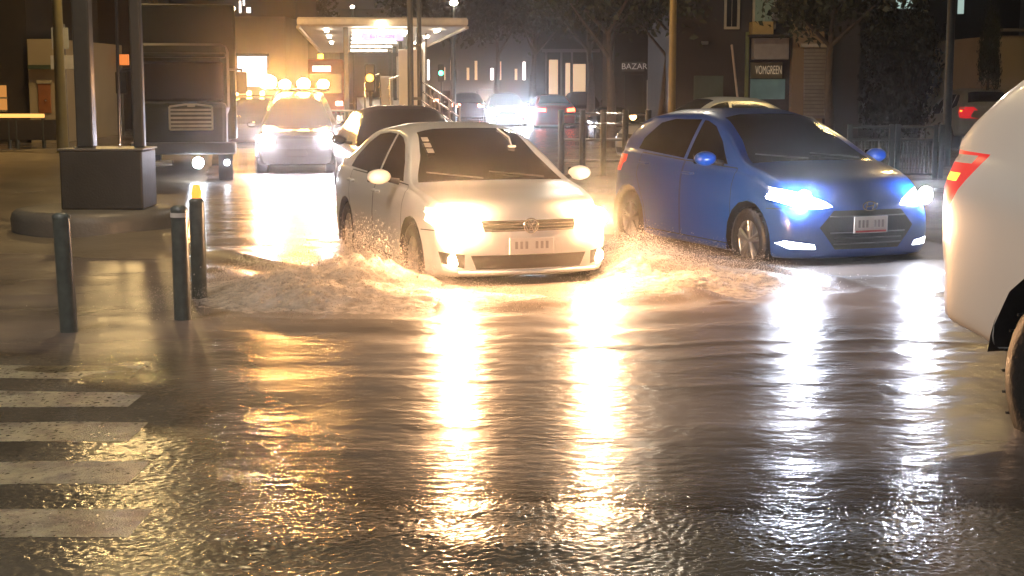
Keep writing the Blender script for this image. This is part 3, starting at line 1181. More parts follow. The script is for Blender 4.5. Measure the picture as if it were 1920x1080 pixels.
# ------------------------------------------------------------------ splash and spray beside the driving cars
def spray_material():
    """foam and drops: light passes through as well as bouncing off"""
    m = mat('muddy_spray', (.8, .73, .66), .45, var=.2, nscale=7, bump=.3, bscale=22, spec=.3)
    nt = m.node_tree
    p = nt.nodes['Principled BSDF']
    t = nt.nodes.new('ShaderNodeBsdfTranslucent')
    t.inputs['Color'].default_value = (.8, .74, .68, 1)
    mx = nt.nodes.new('ShaderNodeMixShader')
    mx.inputs[0].default_value = .42
    out = [n for n in nt.nodes if n.type == 'OUTPUT_MATERIAL'][0]
    nt.links.new(p.outputs[0], mx.inputs[1])
    nt.links.new(t.outputs[0], mx.inputs[2])
    nt.links.new(mx.outputs[0], out.inputs['Surface'])
    return m


M_SPRAY = spray_material()


def froth_material():
    """thin torn sheets of spray: foam with gaps between"""
    m = M_SPRAY.copy()
    m.name = 'torn_froth'
    nt = m.node_tree
    out = [n for n in nt.nodes if n.type == 'OUTPUT_MATERIAL'][0]
    src = out.inputs['Surface'].links[0].from_socket
    tc = nt.nodes.new('ShaderNodeTexCoord')
    n = nt.nodes.new('ShaderNodeTexNoise')
    n.inputs['Scale'].default_value = 11
    n.inputs['Detail'].default_value = 8
    n.inputs['Roughness'].default_value = .7
    nt.links.new(tc.outputs['Object'], n.inputs['Vector'])
    cr = nt.nodes.new('ShaderNodeValToRGB')
    cr.color_ramp.elements[0].position = .34
    cr.color_ramp.elements[1].position = .66
    nt.links.new(n.outputs['Fac'], cr.inputs['Fac'])
    tr = nt.nodes.new('ShaderNodeBsdfTransparent')
    mx = nt.nodes.new('ShaderNodeMixShader')
    nt.links.new(cr.outputs['Color'], mx.inputs[0])
    nt.links.new(tr.outputs[0], mx.inputs[1])
    nt.links.new(src, mx.inputs[2])
    nt.links.new(mx.outputs[0], out.inputs['Surface'])
    return m


M_FROTH = froth_material()


def wheel_world(car, P, front, right):
    s = P['axle'][0 if front else 1]
    v = Vector((P['L'] / 2 - s, (-1 if right else 1) * .8, -ROAD_Z))
    return (Matrix.Translation(car.location) @ Matrix.Rotation(car.rotation_euler.z, 4, 'Z')) @ (v * car.scale.x)


def foam_patch(name, org, axis, out, la, lb, hmax, seed, label_m=M_SPRAY):
    """a lumpy crest of thrown water; axis along the car, out away from it"""
    na, nb = int(la / .025), int(lb / .025)
    vs, fs = [], []
    for j in range(nb + 1):
        for i in range(na + 1):
            a, b = i / na, j / nb
            p = org + axis * (a * la) + out * (b * lb + .22 * a * lb)
            env = math.sin(PI * a) ** .6 * (math.sin(PI * min(1, b * 1.15 + .02)) ** .8 if b < .86 else 0)
            q = Vector((p.x * 3.2, p.y * 3.2, seed))
            n1 = noise.fractal(q, 1.0, 2.1, 5)
            n2 = abs(noise.noise(q * 3.1))
            h = hmax * env * (.62 + .55 * n1 + .35 * n2) - .035
            p = p + out * (.10 * n1) + axis * (.08 * n2)
            vs.append((p.x, p.y, h))
    k = na + 1
    for j in range(nb):
        for i in range(na):
            fs.append((j * k + i, j * k + i + 1, (j + 1) * k + i + 1, (j + 1) * k + i))
    return vs, fs


def droplets(n, org, axis, out, la, vout, vup, seed, rmin=.003, rmax=.012, spread=.6):
    """drops on ballistic paths from the wheel's contact line"""
    r = np.random.default_rng(seed)
    octv = np.array([(1, 0, 0), (-1, 0, 0), (0, 1, 0), (0, -1, 0), (0, 0, 1), (0, 0, -1)], float)
    octf = [(0, 2, 4), (2, 1, 4), (1, 3, 4), (3, 0, 4), (2, 0, 5), (1, 2, 5), (3, 1, 5), (0, 3, 5)]
    V, F = [], []
    cnt = 0
    while cnt < n:
        a = r.beta(1.3, 1.6) * la
        vo = abs(r.normal(vout, vout * .45))
        vu = abs(r.normal(vup, vup * .4))
        va = r.normal(.2, spread)
        tt = r.uniform(0, 2 * vu / 9.8 + .02)
        z = vu * tt - 4.9 * tt * tt
        if z < -.01:
            continue
        p = org + axis * (a + va * tt) + out * (vo * tt + r.normal(0, .04))
        rad = rmin * (rmax / rmin) ** (r.random() ** 2.2)
        st = 1 + r.random() * 1.2
        pts = octv * rad
        pts[:, 2] *= st
        b = len(V)
        V += [(p.x + x, p.y + y, z + zz) for x, y, zz in pts]
        F += [tuple(i + b for i in f_) for f_ in octf]
        cnt += 1
    return V, F


def splash(name, jobs):
    V, F, sm = [], [], []
    for vs_, fs_, smooth in jobs:
        b = len(V)
        V += vs_
        F += [tuple(i + b for i in f_) for f_ in fs_]
        sm += [smooth] * len(fs_)
    me = bpy.data.meshes.new(name)
    me.from_pydata(V, [], F)
    me.polygons.foreach_set('use_smooth', sm)
    me.materials.append(M_SPRAY)
    me.materials.append(M_FROTH)
    me.polygons.foreach_set('material_index', [1 if x else 0 for x in sm])
    o = bpy.data.objects.new(name, me)
    COL.objects.link(o)
    o['kind'] = 'stuff'
    return o


def churn(gauss, x0, x1, y0, y1, seed, step=.022):
    """heightfield of churned water: gauss = (x, y, sx, sy, height)"""
    xs_, ys_ = np.arange(x0, x1, step), np.arange(y0, y1, step)
    vs, fs = [], []
    for y in ys_:
        for x in xs_:
            e = sum(h * math.exp(-((x - cx) / sx) ** 2 - ((y - cy_) / sy) ** 2) for cx, cy_, sx, sy, h in gauss)
            q = Vector((x * 2.4, y * 2.4, seed))
            n1 = noise.fractal(q, .9, 2.2, 6)
            n2 = 1 - abs(noise.noise(q * 2.7)) * 2
            n3 = 1 - abs(noise.noise(q * 7.3)) * 2
            vs.append((x + .05 * n1, y + .05 * n2, e * (.6 + .5 * n1 + .12 * n2 + .05 * n3) - .018))
    k = len(xs_)
    fs = [(j * k + i, j * k + i + 1, (j + 1) * k + i + 1, (j + 1) * k + i) for j in range(len(ys_) - 1) for i in range(k - 1)
          if max(vs[j * k + i][2], vs[j * k + i + 1][2], vs[(j + 1) * k + i][2], vs[(j + 1) * k + i + 1][2]) > -.015]
    return vs, fs


def mist(gauss, n, seed, up=1.5, rmin=.002, rmax=.008):
    r = np.random.default_rng(seed)
    octv = np.array([(1, 0, 0), (-1, 0, 0), (0, 1, 0), (0, -1, 0), (0, 0, 1), (0, 0, -1)], float)
    octf = [(0, 2, 4), (2, 1, 4), (1, 3, 4), (3, 0, 4), (2, 0, 5), (1, 2, 5), (3, 1, 5), (0, 3, 5)]
    wts = np.array([g[2] * g[3] * g[4] for g in gauss])
    pick = r.choice(len(gauss), n, p=wts / wts.sum())
    V, F = [], []
    for k in pick:
        cx, cy_, sx, sy, h = gauss[k]
        x, y = cx + r.normal(0, sx * .8), cy_ + r.normal(0, sy * .8)
        e = sum(hh * math.exp(-((x - a) / b_) ** 2 - ((y - c_) / d_) ** 2) for a, c_, b_, d_, hh in gauss)
        z = e * (.25 + up * r.beta(1.2, 2.6)) + abs(r.normal(0, .02))
        rad = rmin * (rmax / rmin) ** (r.random() ** 2)
        P_ = octv * rad * np.array([1, 1, 1 + r.random()])
        b0 = len(V)
        V += [(x + p_[0], y + p_[1], z + p_[2]) for p_ in P_]
        F += [tuple(i + b0 for i in f_) for f_ in octf]
    return V, F


fa = fwd(WHITE_TH)
ra = Vector((fa.y, -fa.x, 0))                 # right-hand side of the car = left in the picture
wfr = wheel_world(white, SEDAN, True, True)
wfl = wheel_world(white, SEDAN, True, False)
GA = [(-1.15, 13.5, .5, .75, .12), (-1.6, 13.3, .55, .8, .14), (-2.2, 12.9, .5, .7, .11), (-1.2, 12.3, .8, .5, .09), (-.4, 12.4, .6, .4, .05),
      (-1.5, 14.7, .4, .8, .13), (-1.9, 12.2, .5, .45, .09)]
o = splash('splash', [(*churn(GA, -3.0, .5, 11.0, 16.3, 1.3), True), (*churn([(a, b, c * .8, d * .8, h * 1.5) for a, b, c, d, h in GA], -3.0, .5, 11.0, 16.3, 8.3), True), (*mist(GA, 70000, 3, 3.0, .0009, .0034), False),
                      (*droplets(1500, Vector((wfr.x, wfr.y, 0)) - fa * .9, fa, ra, 1.2, 1.7, 1.5, 4), False)])
tag(o, 'muddy water thrown up beside the white sedan', 'splash')
GB = [(1.15, 13.9, .35, .8, .11), (1.75, 14.0, .45, .6, .11), (1.5, 13.1, .55, .45, .08), (2.3, 13.6, .4, .5, .08), (1.3, 15.2, .35, .9, .14)]
o = splash('splash', [(*churn(GB, .45, 3.0, 12.2, 16.8, 2.3), True), (*churn([(a, b, c * .8, d * .8, h * 1.5) for a, b, c, d, h in GB], .45, 3.0, 12.2, 16.8, 9.3), True), (*mist(GB, 34000, 5, 3.0, .0009, .0034), False)])
tag(o, 'orange lit water thrown up between the white sedan and the blue hatchback', 'splash')

# loose drops flying ahead of the splash, left of it
o = splash('water_drops', [(*droplets(260, G(480, 560), Vector((1, 0, 0)), Vector((-.5, -1, 0)).normalized(), 1.2, 1.2, 1.7, 8, .004, .011, 1.5), False)])
tag(o, 'scattered drops falling beside the bollards', 'drops')


# ------------------------------------------------------------------ street lamps
def street_lamp(loc, h, arm, label, lamp_mat, paint, r=.09, group=None, head=(.55, .26)):
    t = thing('street_lamp', loc, label, 'street lamp', 0, group)
    MB().tube((0, 0, -.25), (0, 0, h), r, r * .62, 12).build('pole', paint, t)
    MB().lathe([(r * 1.9, -.2), (r * 1.9, .12), (r * 1.2, .2)], 12).build('base', paint, t)
    a = Vector(arm)
    pts = [Vector((0, 0, h)) + Vector((a.x * k, a.y * k, .35 * math.sin(k * PI / 2))) for k in (0, .25, .5, .75, 1)]
    MB().path(pts, r * .45, 8).build('arm', paint, t)
    e = pts[-1]
    ang = math.atan2(a.y, a.x)
    MB().bbox((e.x, e.y, e.z + .03), (head[0] + .15, head[1] + .08, .14), .04, ang).build('lamp_housing', paint, t)
    MB().bbox((e.x, e.y, e.z - .055), (head[0], head[1], .03), .01, ang).build('lamp_lens', lamp_mat, t)
    return t


M_TANPOLE = mat('tan_pole_paint', (.22, .19, .09), .45, var=.3, nscale=4, bump=.2)
M_YELPOLE = mat('ochre_pole_paint', (.3, .21, .07), .45, var=.3, nscale=4, bump=.2)
p = W(118, 285, 38)
street_lamp((p.x, p.y, -.15), 8.4, (1.7, -.6, 0), 'tan street lamp pole rising behind the concrete island, lamp above the picture', E_SODIUM, M_TANPOLE, .15)
p = W(1259, 240, 36)
street_lamp((p.x, p.y, -.15), 8.6, (-1.4, -.8, 0), 'ochre street lamp pole standing before the dark shop front', E_WHITELAMP, M_YELPOLE, .10)
p = W(1772, 320, 32)
street_lamp((p.x, p.y, -.15), 8.2, (1.2, .9, 0), 'slim dark post beside the end of the low railing, with a lamp added to light the gable wall', emit_mat('gable_fill_lamp', (1, .68, .26), 420), M_DARKMETAL, .10)  # lamp head added above the view so the gable wall is lit
street_lamp((-6.2, 7.5, -.15), 7.6, (1.6, .6, 0), 'street lamp beside the crossing, lighting the near lanes', emit_mat('near_street_lamp', (1.0, .88, .74), 900), M_DARKMETAL, .09)
street_lamp((-1.6, -5.5, -.15), 7.6, (1.2, .8, 0), 'unseen street lamp added behind the camera as frontal fill', emit_mat('unseen_fill_lamp', (1.0, .94, .92), 1900), M_DARKMETAL, .09)  # unseen lamp, added behind the camera to fill the car fronts
p = W(157, 285, 18.6)
street_lamp((p.x, p.y, -.15), 7.8, (1.6, -.9, 0), 'street lamp added behind the left post of the sign frame for foreground glitter', emit_mat('glitter_fill_lamp', (1.0, .72, .36), 480), M_DARKMETAL, .08)  # lamp added for yellow glitter on the near road, pole hidden by the post
for (u, v, Y, lab) in ((435, 15, 62, 'far yellow street lamp above the green truck'), (851, 4, 60, 'bright far street lamp above the right tip of the canopy'),
                       (775, 19, 95, 'small far street lamp just above the canopy roof'), (661, 12, 92, 'small far street lamp above the middle of the canopy')):
    q = W(u, v, Y)
    t = thing('street_lamp', (q.x, q.y, -.15), lab, 'street lamp', 0, 'far street lamps along the avenue')
    MB().tube((0, 0, 0), (0, 0, q.z + .2), .07, .05, 8).build('pole', M_DARKMETAL, t)
    MB().ball((0, -.12, q.z + .12), .16 if Y < 70 else .13, 10, 6, (1, 1, .7)).build('lamp_globe', emit_mat('far_lamp_%d' % u, (1, .74, .35) if u == 435 else (1, .9, .72), 55 if u == 851 else 28), t)

# ------------------------------------------------------------------ bollards
def bollard(u, v, h, lean, label, refl=None, amber=False):
    g = G(u, v)
    t = thing('bollard', (g.x, g.y, -.16), label, 'bollard', 0, 'steel bollards along the crossing')
    top = Vector((lean, 0, h + .16))
    MB().tube((0, 0, 0), top, .066, .062, 20).build('post', M_BOLLARD, t)
    MB().lathe([(.001, .022), (.04, .018), (.064, .0), (.064, -.02)], 20, tuple(top)).build('cap', M_BOLLARD, t)
    if refl:
        MB().lathe([(.0665, -.025), (.0665, -.06)], 20, tuple(top - Vector((0, 0, .01)))).build('reflective_band', refl, t)
    if amber:
        MB().lathe([(.04, 0), (.045, .05), (.03, .11), (.001, .12)], 14, (top.x, top.y, top.z + .015)).build('amber_cap_lamp', emit_mat('amber_cap', (1, .4, .05), 1.6), t)
    MB().lathe([(.10, 0), (.10, .02), (.066, .03)], 18, (0, 0, .0)).build('base_plate', M_BOLLARD, t)
    return t


bollard(131, 622, .85, -.03, 'leaning grey bollard at the left, standing in the flood in front of the island')
bollard(343, 600, .86, -.005, 'grey bollard with a pale reflective band round its top', refl=mat('reflective_band', (.7, .66, .62), .3))
bollard(374, 560, .83, 0, 'grey bollard with an amber lamp on top, just behind the banded one', amber=True)

# ------------------------------------------------------------------ concrete island with the dark sign frame
M_ISLAND = mat('island_concrete', (.17, .165, .15), .4, var=.3, nscale=2.5, bump=.3, bscale=25)
ic = W(182, 445, 18.2)
isl = thing('traffic_island', (ic.x, ic.y, -.16), 'low round concrete traffic island with a rounded kerb, behind the bollards', 'traffic island')
MB().lathe([(.98, 0), (1.0, .34), (.98, .41), (.93, .45), (.86, .455), (.001, .47)], 48).build('kerb_ring', M_ISLAND, isl)
fr = thing('gantry_stand', (ic.x, ic.y - .1, .3), 'tall dark sign frame on a heavy dark block, standing on the round island', 'sign frame')
MB().bbox((.2, 0, .35), (.98, .7, .70), .02).build('base_block', mat('dark_block', (.055, .055, .048), .4, var=.3, nscale=3, bump=.2), fr)
MB().bbox((.2, 0, .713), (1.02, .74, .022), .006).build('block_rim', M_STEEL, fr)
px = lambda u: X(u, ic.y - .1, 200) - ic.x
MB().bbox((px(158), .05, 1.62), (.2, .2, 1.79), .02).build('post', M_DARKMETAL, fr)
MB().bbox((px(258), .05, 1.62), (.13, .13, 1.79), .02).build('post', M_DARKMETAL, fr)
MB().tube((px(220), .05, .725), (px(223), .05, 2.51), .02, .02, 10).build('steel_rod', M_CHROME, fr)
MB().bbox((px(208), .05, 2.60), (1.2, .3, .16), .02).build('top_beam', M_DARKMETAL, fr)

# kerbs of the pavements far left, and a low dark wall with a lit rail before the houses
M_PAVE = mat('wet_pavement', (.24, .205, .15), .28, var=.6, nscale=1.3, bump=.4, bscale=14)
def pave_h(x, y):
    e1 = (y - (14.7 + .35 * noise.noise(Vector((x * .6, 2.2, 0))))) / 1.1
    e2 = (-.185 * y - .35 - x) / .25
    k = min(max(min(e1, e2), 0), 1)
    return -.16 + .19 * k * k * (3 - 2 * k) + .05 * noise.noise(Vector((x * .9, y * .6, 5.5))) + .004 * noise.noise(Vector((x * 4, y * 3, 1.5)))


grid_mesh('pavement', list(np.linspace(-24, -2.6, 140)), list(np.linspace(14, 40, 110)), pave_h, M_PAVE)
# ------------------------------------------------------------------ generic buildings
def wall_box(x0, x1, y0, y1, z1, m, name='wall', parent=None):
    return MB().box(((x0 + x1) / 2, (y0 + y1) / 2, z1 / 2 - .15), (x1 - x0, y1 - y0, z1 + .3)).build(name, m, parent)


def rect(u0, u1, v0, v1, Y, m, parent, name, d=.08, off=.0):
    a, b = W(u0, v1, Y), W(u1, v0, Y)
    return MB().bbox(((a.x + b.x) / 2, Y - d / 2 - off, (a.z + b.z) / 2), (abs(b.x - a.x), d, abs(b.z - a.z)), min(.015, d / 5)).build(name, m, parent)


M_WALLDARK = mat('dark_render_wall', (.04, .034, .031), .8, var=.3, nscale=.8, bump=.3)
M_WALLBEIGE = mat('beige_wall', (.42, .36, .24), .8, var=.2, nscale=.7, bump=.3)
M_WALLGREY = mat('grey_wall', (.22, .2, .18), .8, var=.25, nscale=.8, bump=.3)
M_WOOD = mat('orange_door', (.35, .13, .04), .5, var=.3)
M_FRAME = mat('window_frame_paint', (.45, .4, .28), .5)
M_DGLASS = mat('dark_window_glass', (.02, .022, .024), .06)
L_AMBER = emit_mat('amber_window', (1.0, .42, .1), .55)
L_YEL = emit_mat('yellow_window', (1.0, .7, .28), 1.1)
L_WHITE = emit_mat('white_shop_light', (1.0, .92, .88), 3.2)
L_PEACH = emit_mat('peach_glow', (1.0, .66, .38), .8)

# left: dark house with a lit doorway
b = thing('house', (0, 0, 0), 'dark house at the far left with a beige lit doorway and orange window', 'house')
wall_box(X(-220, 46), X(60, 46), 46, 54, 6.5, M_WALLDARK, 'wall', b)
wall_box(X(60.5, 45.5), X(116, 45.5), 45.5, 53, 3.1, M_WALLBEIGE, 'porch_wall', b)
d = rect(74, 95, 157, 212, 45.5, M_WOOD, b, 'door')
MB().ball((X(91, 45.4), 45.36, Zp(188, 45.4)), .035, 8, 6).build('handle', M_CHROME, d)
rect(71, 98, 150, 157, 45.5, M_FRAME, b, 'lintel', .14)
wd_ = rect(-20, 12, 160, 206, 46, L_AMBER, b, 'window', .05)
rect(-22, 14, 182, 185, 45.96, M_FRAME, wd_, 'window_bar', .04)
rect(-22, 14, 206, 210, 45.96, M_FRAME, wd_, 'sill', .12)
rect(62, 116, 122, 130, 45.5, mat('porch_canopy', (.05, .08, .04), .6), b, 'porch_canopy', .5)
b = thing('low_wall', (0, 0, 0), 'low dark wall with a glowing amber rail, in front of the far left house', 'wall')
rect(-120, 112, 224, 262, 42, M_WALLDARK, b, 'wall_panel', .3)
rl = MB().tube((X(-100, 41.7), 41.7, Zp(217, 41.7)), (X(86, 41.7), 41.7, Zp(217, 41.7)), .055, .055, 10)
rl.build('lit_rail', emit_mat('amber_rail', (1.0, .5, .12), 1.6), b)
for u in (-60, 20, 34, 84):
    MB().tube((X(u, 41.75), 41.75, -.2), (X(u, 41.75), 41.75, Zp(222, 41.75)), .06, .06, 8).build('rail_post', M_DARKMETAL, b)
b = thing('house', (0, 0, 0), 'yellow lit house front seen between the posts of the sign frame', 'house')
wall_box(X(168, 60), X(262, 60), 60, 66, 5.5, M_WALLDARK, 'wall', b)
wd_ = rect(173, 206, 90, 186, 60, L_YEL, b, 'lit_front', .06)
rect(186, 200, 146, 162, 59.93, M_WOOD, wd_, 'window_shutter', .05)
rect(170, 209, 84, 90, 60, M_FRAME, b, 'lintel', .15)
rect(212, 226, 62, 130, 60, mat('blue_neon', (.3, .3, .4), .3, emit=(.55, .5, 1.0), es=.5), b, 'neon_strip', .05) if False else None
t = thing('sign_board', (0, 0, 0), 'pale sign boards on a post beside the tan lamp pole', 'sign')
MB().tube((X(126, 40), 40.1, -.2), (X(126, 40), 40.1, Zp(45, 40)), .05, .05, 8).build('post', M_STEEL, t)
rect(96, 140, 104, 130, 40, mat('pale_sign', (.5, .5, .52), .4), t, 'lower_board', .04)
rect(98, 128, 52, 92, 40, mat('pale_sign2', (.38, .4, .42), .4), t, 'upper_board', .04)
t = thing('hanging_sign', (0, 0, 0), 'small orange lit shop sign between the frame posts', 'sign')
rect(222, 242, 102, 122, 52, emit_mat('orange_sign', (1, .28, .06), .9), t, 'sign_face', .1)
MB().tube((X(232, 52.1), 52.15, -.2), (X(232, 52.1), 52.15, Zp(100, 52)), .05, .05, 8).build('post', M_DARKMETAL, t)

# bright glazed shop behind the escort car
b = thing('glazed_shop', (0, 0, 0), 'brightly lit glazed shop far behind the escort car', 'shop')
wall_box(X(440, 74), X(540, 74), 74, 82, 5.0, M_WALLGREY, 'wall', b)
for u0, u1 in ((446, 456), (458, 464), (466, 500)):
    for v0, v1 in ((106, 128), (130, 162)):
        rect(u0, u1, v0, v1, 74, L_WHITE, b, 'window_pane', .05)
rect(442, 504, 100, 105, 74, M_DARKMETAL, b, 'fascia', .3)

# ------------------------------------------------------------------ bus-lane station
st_c = W(718, 45, 45)
D_ANG = math.atan2(.108, .994)
sta = thing('bus_station', (st_c.x, 45, 0), 'long lit bus station with a wide flat canopy on dark posts', 'bus station', D_ANG)
M_CANOPY = mat('canopy_panel', (.55, .5, .45), .5, var=.12, nscale=1.2)
zb_, zt_ = 3.46, 3.72
LEN = 40
MB().bbox((0, LEN / 2, (zb_ + zt_) / 2), (5.03, LEN, zt_ - zb_), .03).build('canopy', M_CANOPY, sta)
MB().bbox((0, -.03, (zb_ + zt_) / 2), (5.06, .05, .16), .01).build('fascia', mat('fascia_white', (.7, .66, .6), .4), sta)
for sx_ in (-1, 1):
    MB().bbox((sx_ * 2.5, LEN / 2, zb_ - .03), (.1, LEN, .08), .01).build('edge_beam', mat('edge_beam', (.6, .5, .35), .4), sta)
for k in range(5):
    for x_ in (-1.1, 1.1):
        MB().bbox((x_, 1.0 + k * 8, zb_ / 2 - .1), (.16, .16, zb_ + .2), .02).build('post', M_DARKMETAL, sta)
MB().bbox((.42, LEN / 2 + .8, .42), (2.0, LEN, 1.14), .02).build('platform', mat('platform_concrete', (.5, .47, .42), .5), sta)
for k, y_ in enumerate((.9, 3.5, 7.5, 12.5, 19, 27)):
    MB().bbox((-.05, y_, zb_ - .14), (1.7, .18, .07), .02).build('light_tube', E_TUBE, sta)
for sx_ in (-1.7, 1.75):
    for k, y_ in enumerate((2.5, 9, 17)):
        MB().bbox((sx_, y_, zb_ - .05), (.12, 1.6, .05), .01).build('soffit_lamp', E_TUBE, sta)
sg = MB().bbox((-.02, .25, Zp(68, 45)), (1.25, .12, .24), .02).build('sign_board', mat('lilac_sign', (.5, .45, .7), .4, emit=(.62, .5, 1.0), es=.9), sta)
me_ = text_mesh('ESTACION', .15)
me_.materials.append(mat('sign_ink', (.2, .12, .4), .5))
o = share('lettering', me_, sg, (-.02, .185, Zp(68, 45)))
o.rotation_euler = (PI / 2, 0, 0)
MB().ball((-.05, -.1, zb_ + .0), .10, 12, 8).build('end_lamp', emit_mat('end_lamp', (1, .8, .5), 60), sta)
for k in range(10):                                             # glazing along the right side
    y_ = .9 + k * 3.2
    MB().bbox((1.32, y_ + 1.5, 2.05), (.03, 2.9, 2.0), .006).build('glass_panel', mat('frosted_panel', (.75, .7, .6), .35, var=.08), sta)
    MB().bbox((1.32, y_, 2.1), (.06, .06, 2.4), .01).build('mullion', M_STEEL, sta)
MB().bbox((.85, .82, 1.95), (.75, .05, 1.7), .02).build('end_panel', mat('end_panel', (.8, .76, .66), .4, var=.05), sta)
MB().bbox((.15, 3.0, 1.5), (.4, .5, 1.0), .03).build('ticket_machine', M_STEEL, sta)
for x_ in (-.55, .2):                                             # turnstile rails
    MB().path([(x_, .9, .98), (x_, .9, 1.9), (x_ + .45, .9, 2.05), (x_ + .5, .9, .98)], .03, 8).build('turnstile_rail', M_CHROME, sta)
rail = MB()
for k in range(9):
    x_ = -.65 - k * .13
    MB().tube((x_, -.2 + .02 * k, -.2), (x_, -.2 + .02 * k, .95), .02, .02, 8).build('fence_bar', M_STEEL, sta)
MB().tube((-.6, -.2, .97), (-1.75, -.02, .97), .03, .03, 8).build('fence_rail', M_STEEL, sta)
ramp = thing('ramp_handrail', (0, 0, 0), 'steel handrail sloping down along the station ramp', 'handrail')
for dz in (0, -.28, -.56):
    MB().tube(W(790, 152, 44) + Vector((0, 0, dz)), W(862, 200, 40) + Vector((0, 0, dz)), .03, .03, 8).build('rail', M_CHROME, ramp)
for k in range(5):
    p0 = W(790, 152, 44).lerp(W(862, 200, 40), k / 4)
    MB().tube((p0.x, p0.y, -.2), p0, .03, .03, 8).build('post', M_STEEL, ramp)
t = thing('mast', (X(779, 43), 43, -.15), 'dark steel mast rising past the right end of the canopy', 'mast')
MB().tube((-.12, 0, 0), (-.12, 0, 7), .09, .08, 10).build('pole', M_DARKMETAL, t)
MB().tube((.13, .1, 0), (.13, .1, 7), .07, .06, 10).build('pole', M_DARKMETAL, t)
for z in (1.5, 3.0, 4.5, 6.0):
    MB().bbox((0, .05, z), (.4, .06, .08), .01).build('brace', M_DARKMETAL, t)


def signal(u, v, Y, col, label, h=.22):
    q = W(u, v, Y)
    t = thing('traffic_light', (q.x, q.y, -.15), label, 'traffic light')
    MB().tube((0, .1, 0), (0, .1, q.z + .4), .05, .05, 8).build('pole', M_DARKMETAL, t)
    MB().bbox((0, 0, q.z + .15), (.3, .18, .8), .04).build('signal_head', M_BLACK, t)
    MB().lathe([(.001, -.03), (.09, -.02), (.11, 0)], 12, (0, -.1, q.z + .15), 'Y').build('signal_lens', emit_mat('signal_%s' % u, col, 9), t)
    return t


signal(827, 137, 70, (.1, 1.0, .6), 'far traffic light showing green, right of the station mast')
signal(694, 146, 43.5, (1, .45, .05), 'traffic light showing amber at the station entrance')

# articulated bus waiting far behind, with a lit destination board
t = thing('bus', (X(606, 84), 84, -.15), 'far red bus with lit white destination board, beside the station', 'bus', D_ANG)
M_BUSRED = mat('bus_red', (.3, .05, .03), .35)
MB().bbox((0, 6, 1.75), (2.5, 12, 3.0), .15).build('body', M_BUSRED, t)
MB().bbox((0, -.02, 1.9), (2.2, .06, 1.1), .03).build('windscreen', M_GLASS, t)
MB().bbox((0, -.03, 2.72), (1.0, .08, .3), .02).build('destination_board', emit_mat('destination_board', (1, .95, .9), 3.5), t)
MB().bbox((-.05, .1, 3.4), (.3, .2, .25), .04).build('roof_beacon', emit_mat('roof_beacon', (1, .5, .05), 9), t)
for sx_ in (-1, 1):
    MB().bbox((sx_ * .95, -.03, .8), (.35, .08, .2), .03).build('headlight', E_TUBE, t)
    MB().tube((sx_ * 1.1, 2.2, .5), (sx_ * 1.27, 2.2, .5), .5, .5, 16).build('wheel', M_RUBBER, t)

# ------------------------------------------------------------------ escort car with amber beacons, and its follower
def far_car(P, u, v, Y, th, label, paint, lights='off', scale=1.0, ds=.2, group=None, name='car', cat='car', front=True, tail=None):
    q = W(u, v, Y)
    Pc = dict(P)
    Pc['cat'] = cat
    if tail:
        Pc['tail_mat'] = tail
    if front:
        lc, rz = place(Pc, Vector((q.x, Y, 0)), th, -.14, scale)
    else:
        f_ = fwd(th)
        lc = Vector((q.x, Y, -.14)) + f_ * (P['L'] / 2 * scale)
        rz = math.atan2(f_.y, f_.x)
    return make_car(name, lc, rz, label, Pc, paint, lights, ds, False, group, scale)


M_CARDARK = mat('dark_car_paint', (.035, .03, .028), .25, coat=.7, var=.1)
M_CARRED = mat('red_car_paint', (.35, .02, .02), .28, coat=.7, var=.1)
M_CARSILVER = mat('silver_car_paint', (.42, .42, .4), .3, metal=.4, coat=.6, var=.08)
esc, ep = far_car(dict(SUV, bulb=(.72, .93, .15)), 556, 300, 30, R(7), 'dark escort car with a row of amber beacons blazing on its roof', M_CARDARK, 'farcool', .86, name='escort_car')
bar = MB().bbox((-.25, 0, 2.09), (.22, 1.6, .06), .015).build('beacon_bar', M_BLACK, esc)
for y_, r_ in ((-.66, .20), (-.28, .13), (.14, .15), (.58, .13)):
    MB().ball((-.25, y_ * 1.1, 2.11 + r_ * .8), r_ * 1.1, 14, 8, (.8, 1, .8)).build('beacon', E_BEACON, bar)
e2, _ = far_car(HATCH, 468, 250, 44, R(7), 'dark car with small amber roof lamps, behind the escort car on its left', M_CARDARK, 'off', 1.0, name='escort_car')
bar = MB().bbox((-.35, 0, 1.545), (.2, 1.3, .05), .015).build('beacon_bar', M_BLACK, e2)
for y_ in (-.5, -.1, .3):
    MB().ball((-.35, y_, 1.61), .07, 10, 6).build('beacon', emit_mat('small_beacon', (1, .5, .1), 160), bar)
far_car(SEDAN, 792, 300, 21.6, R(12), 'dark unlit saloon close behind the white sedan', M_CARDARK, 'off', 1.08, ds=.1, name='dark_saloon')
away = PI - .0
far_car(SEDAN, 1044, 200, 60, R(6) + PI, 'red car seen from behind with its tail lamps lit, beyond the guard rail', M_CARRED, 'off', 1.0, name='red_car', front=False, tail=E_TAILFAR)
daz, dp = far_car(dict(HATCH, bulb=(.62, .74, .16)), 952, 210, 62, R(4), 'oncoming car with a dazzling blue-white headlight, above the white sedan roof', M_CARDARK, 'cool', 1.0, name='oncoming_car')
for k_ in (1, -1):
    for b_ in dp[('headlight', k_)].children:
        if k_ == 1:
            b_.data.materials[0] = emit_mat('dazzling_lamp', (.68, .8, 1.0), 1300)
far_car(SEDAN, 880, 205, 72, R(5) + PI, 'far car with glowing red tail lamps behind the station railing', M_CARDARK, 'off', 1.0, name='far_car', front=False, tail=emit_mat('far_tail', (1, .25, .14), 25))
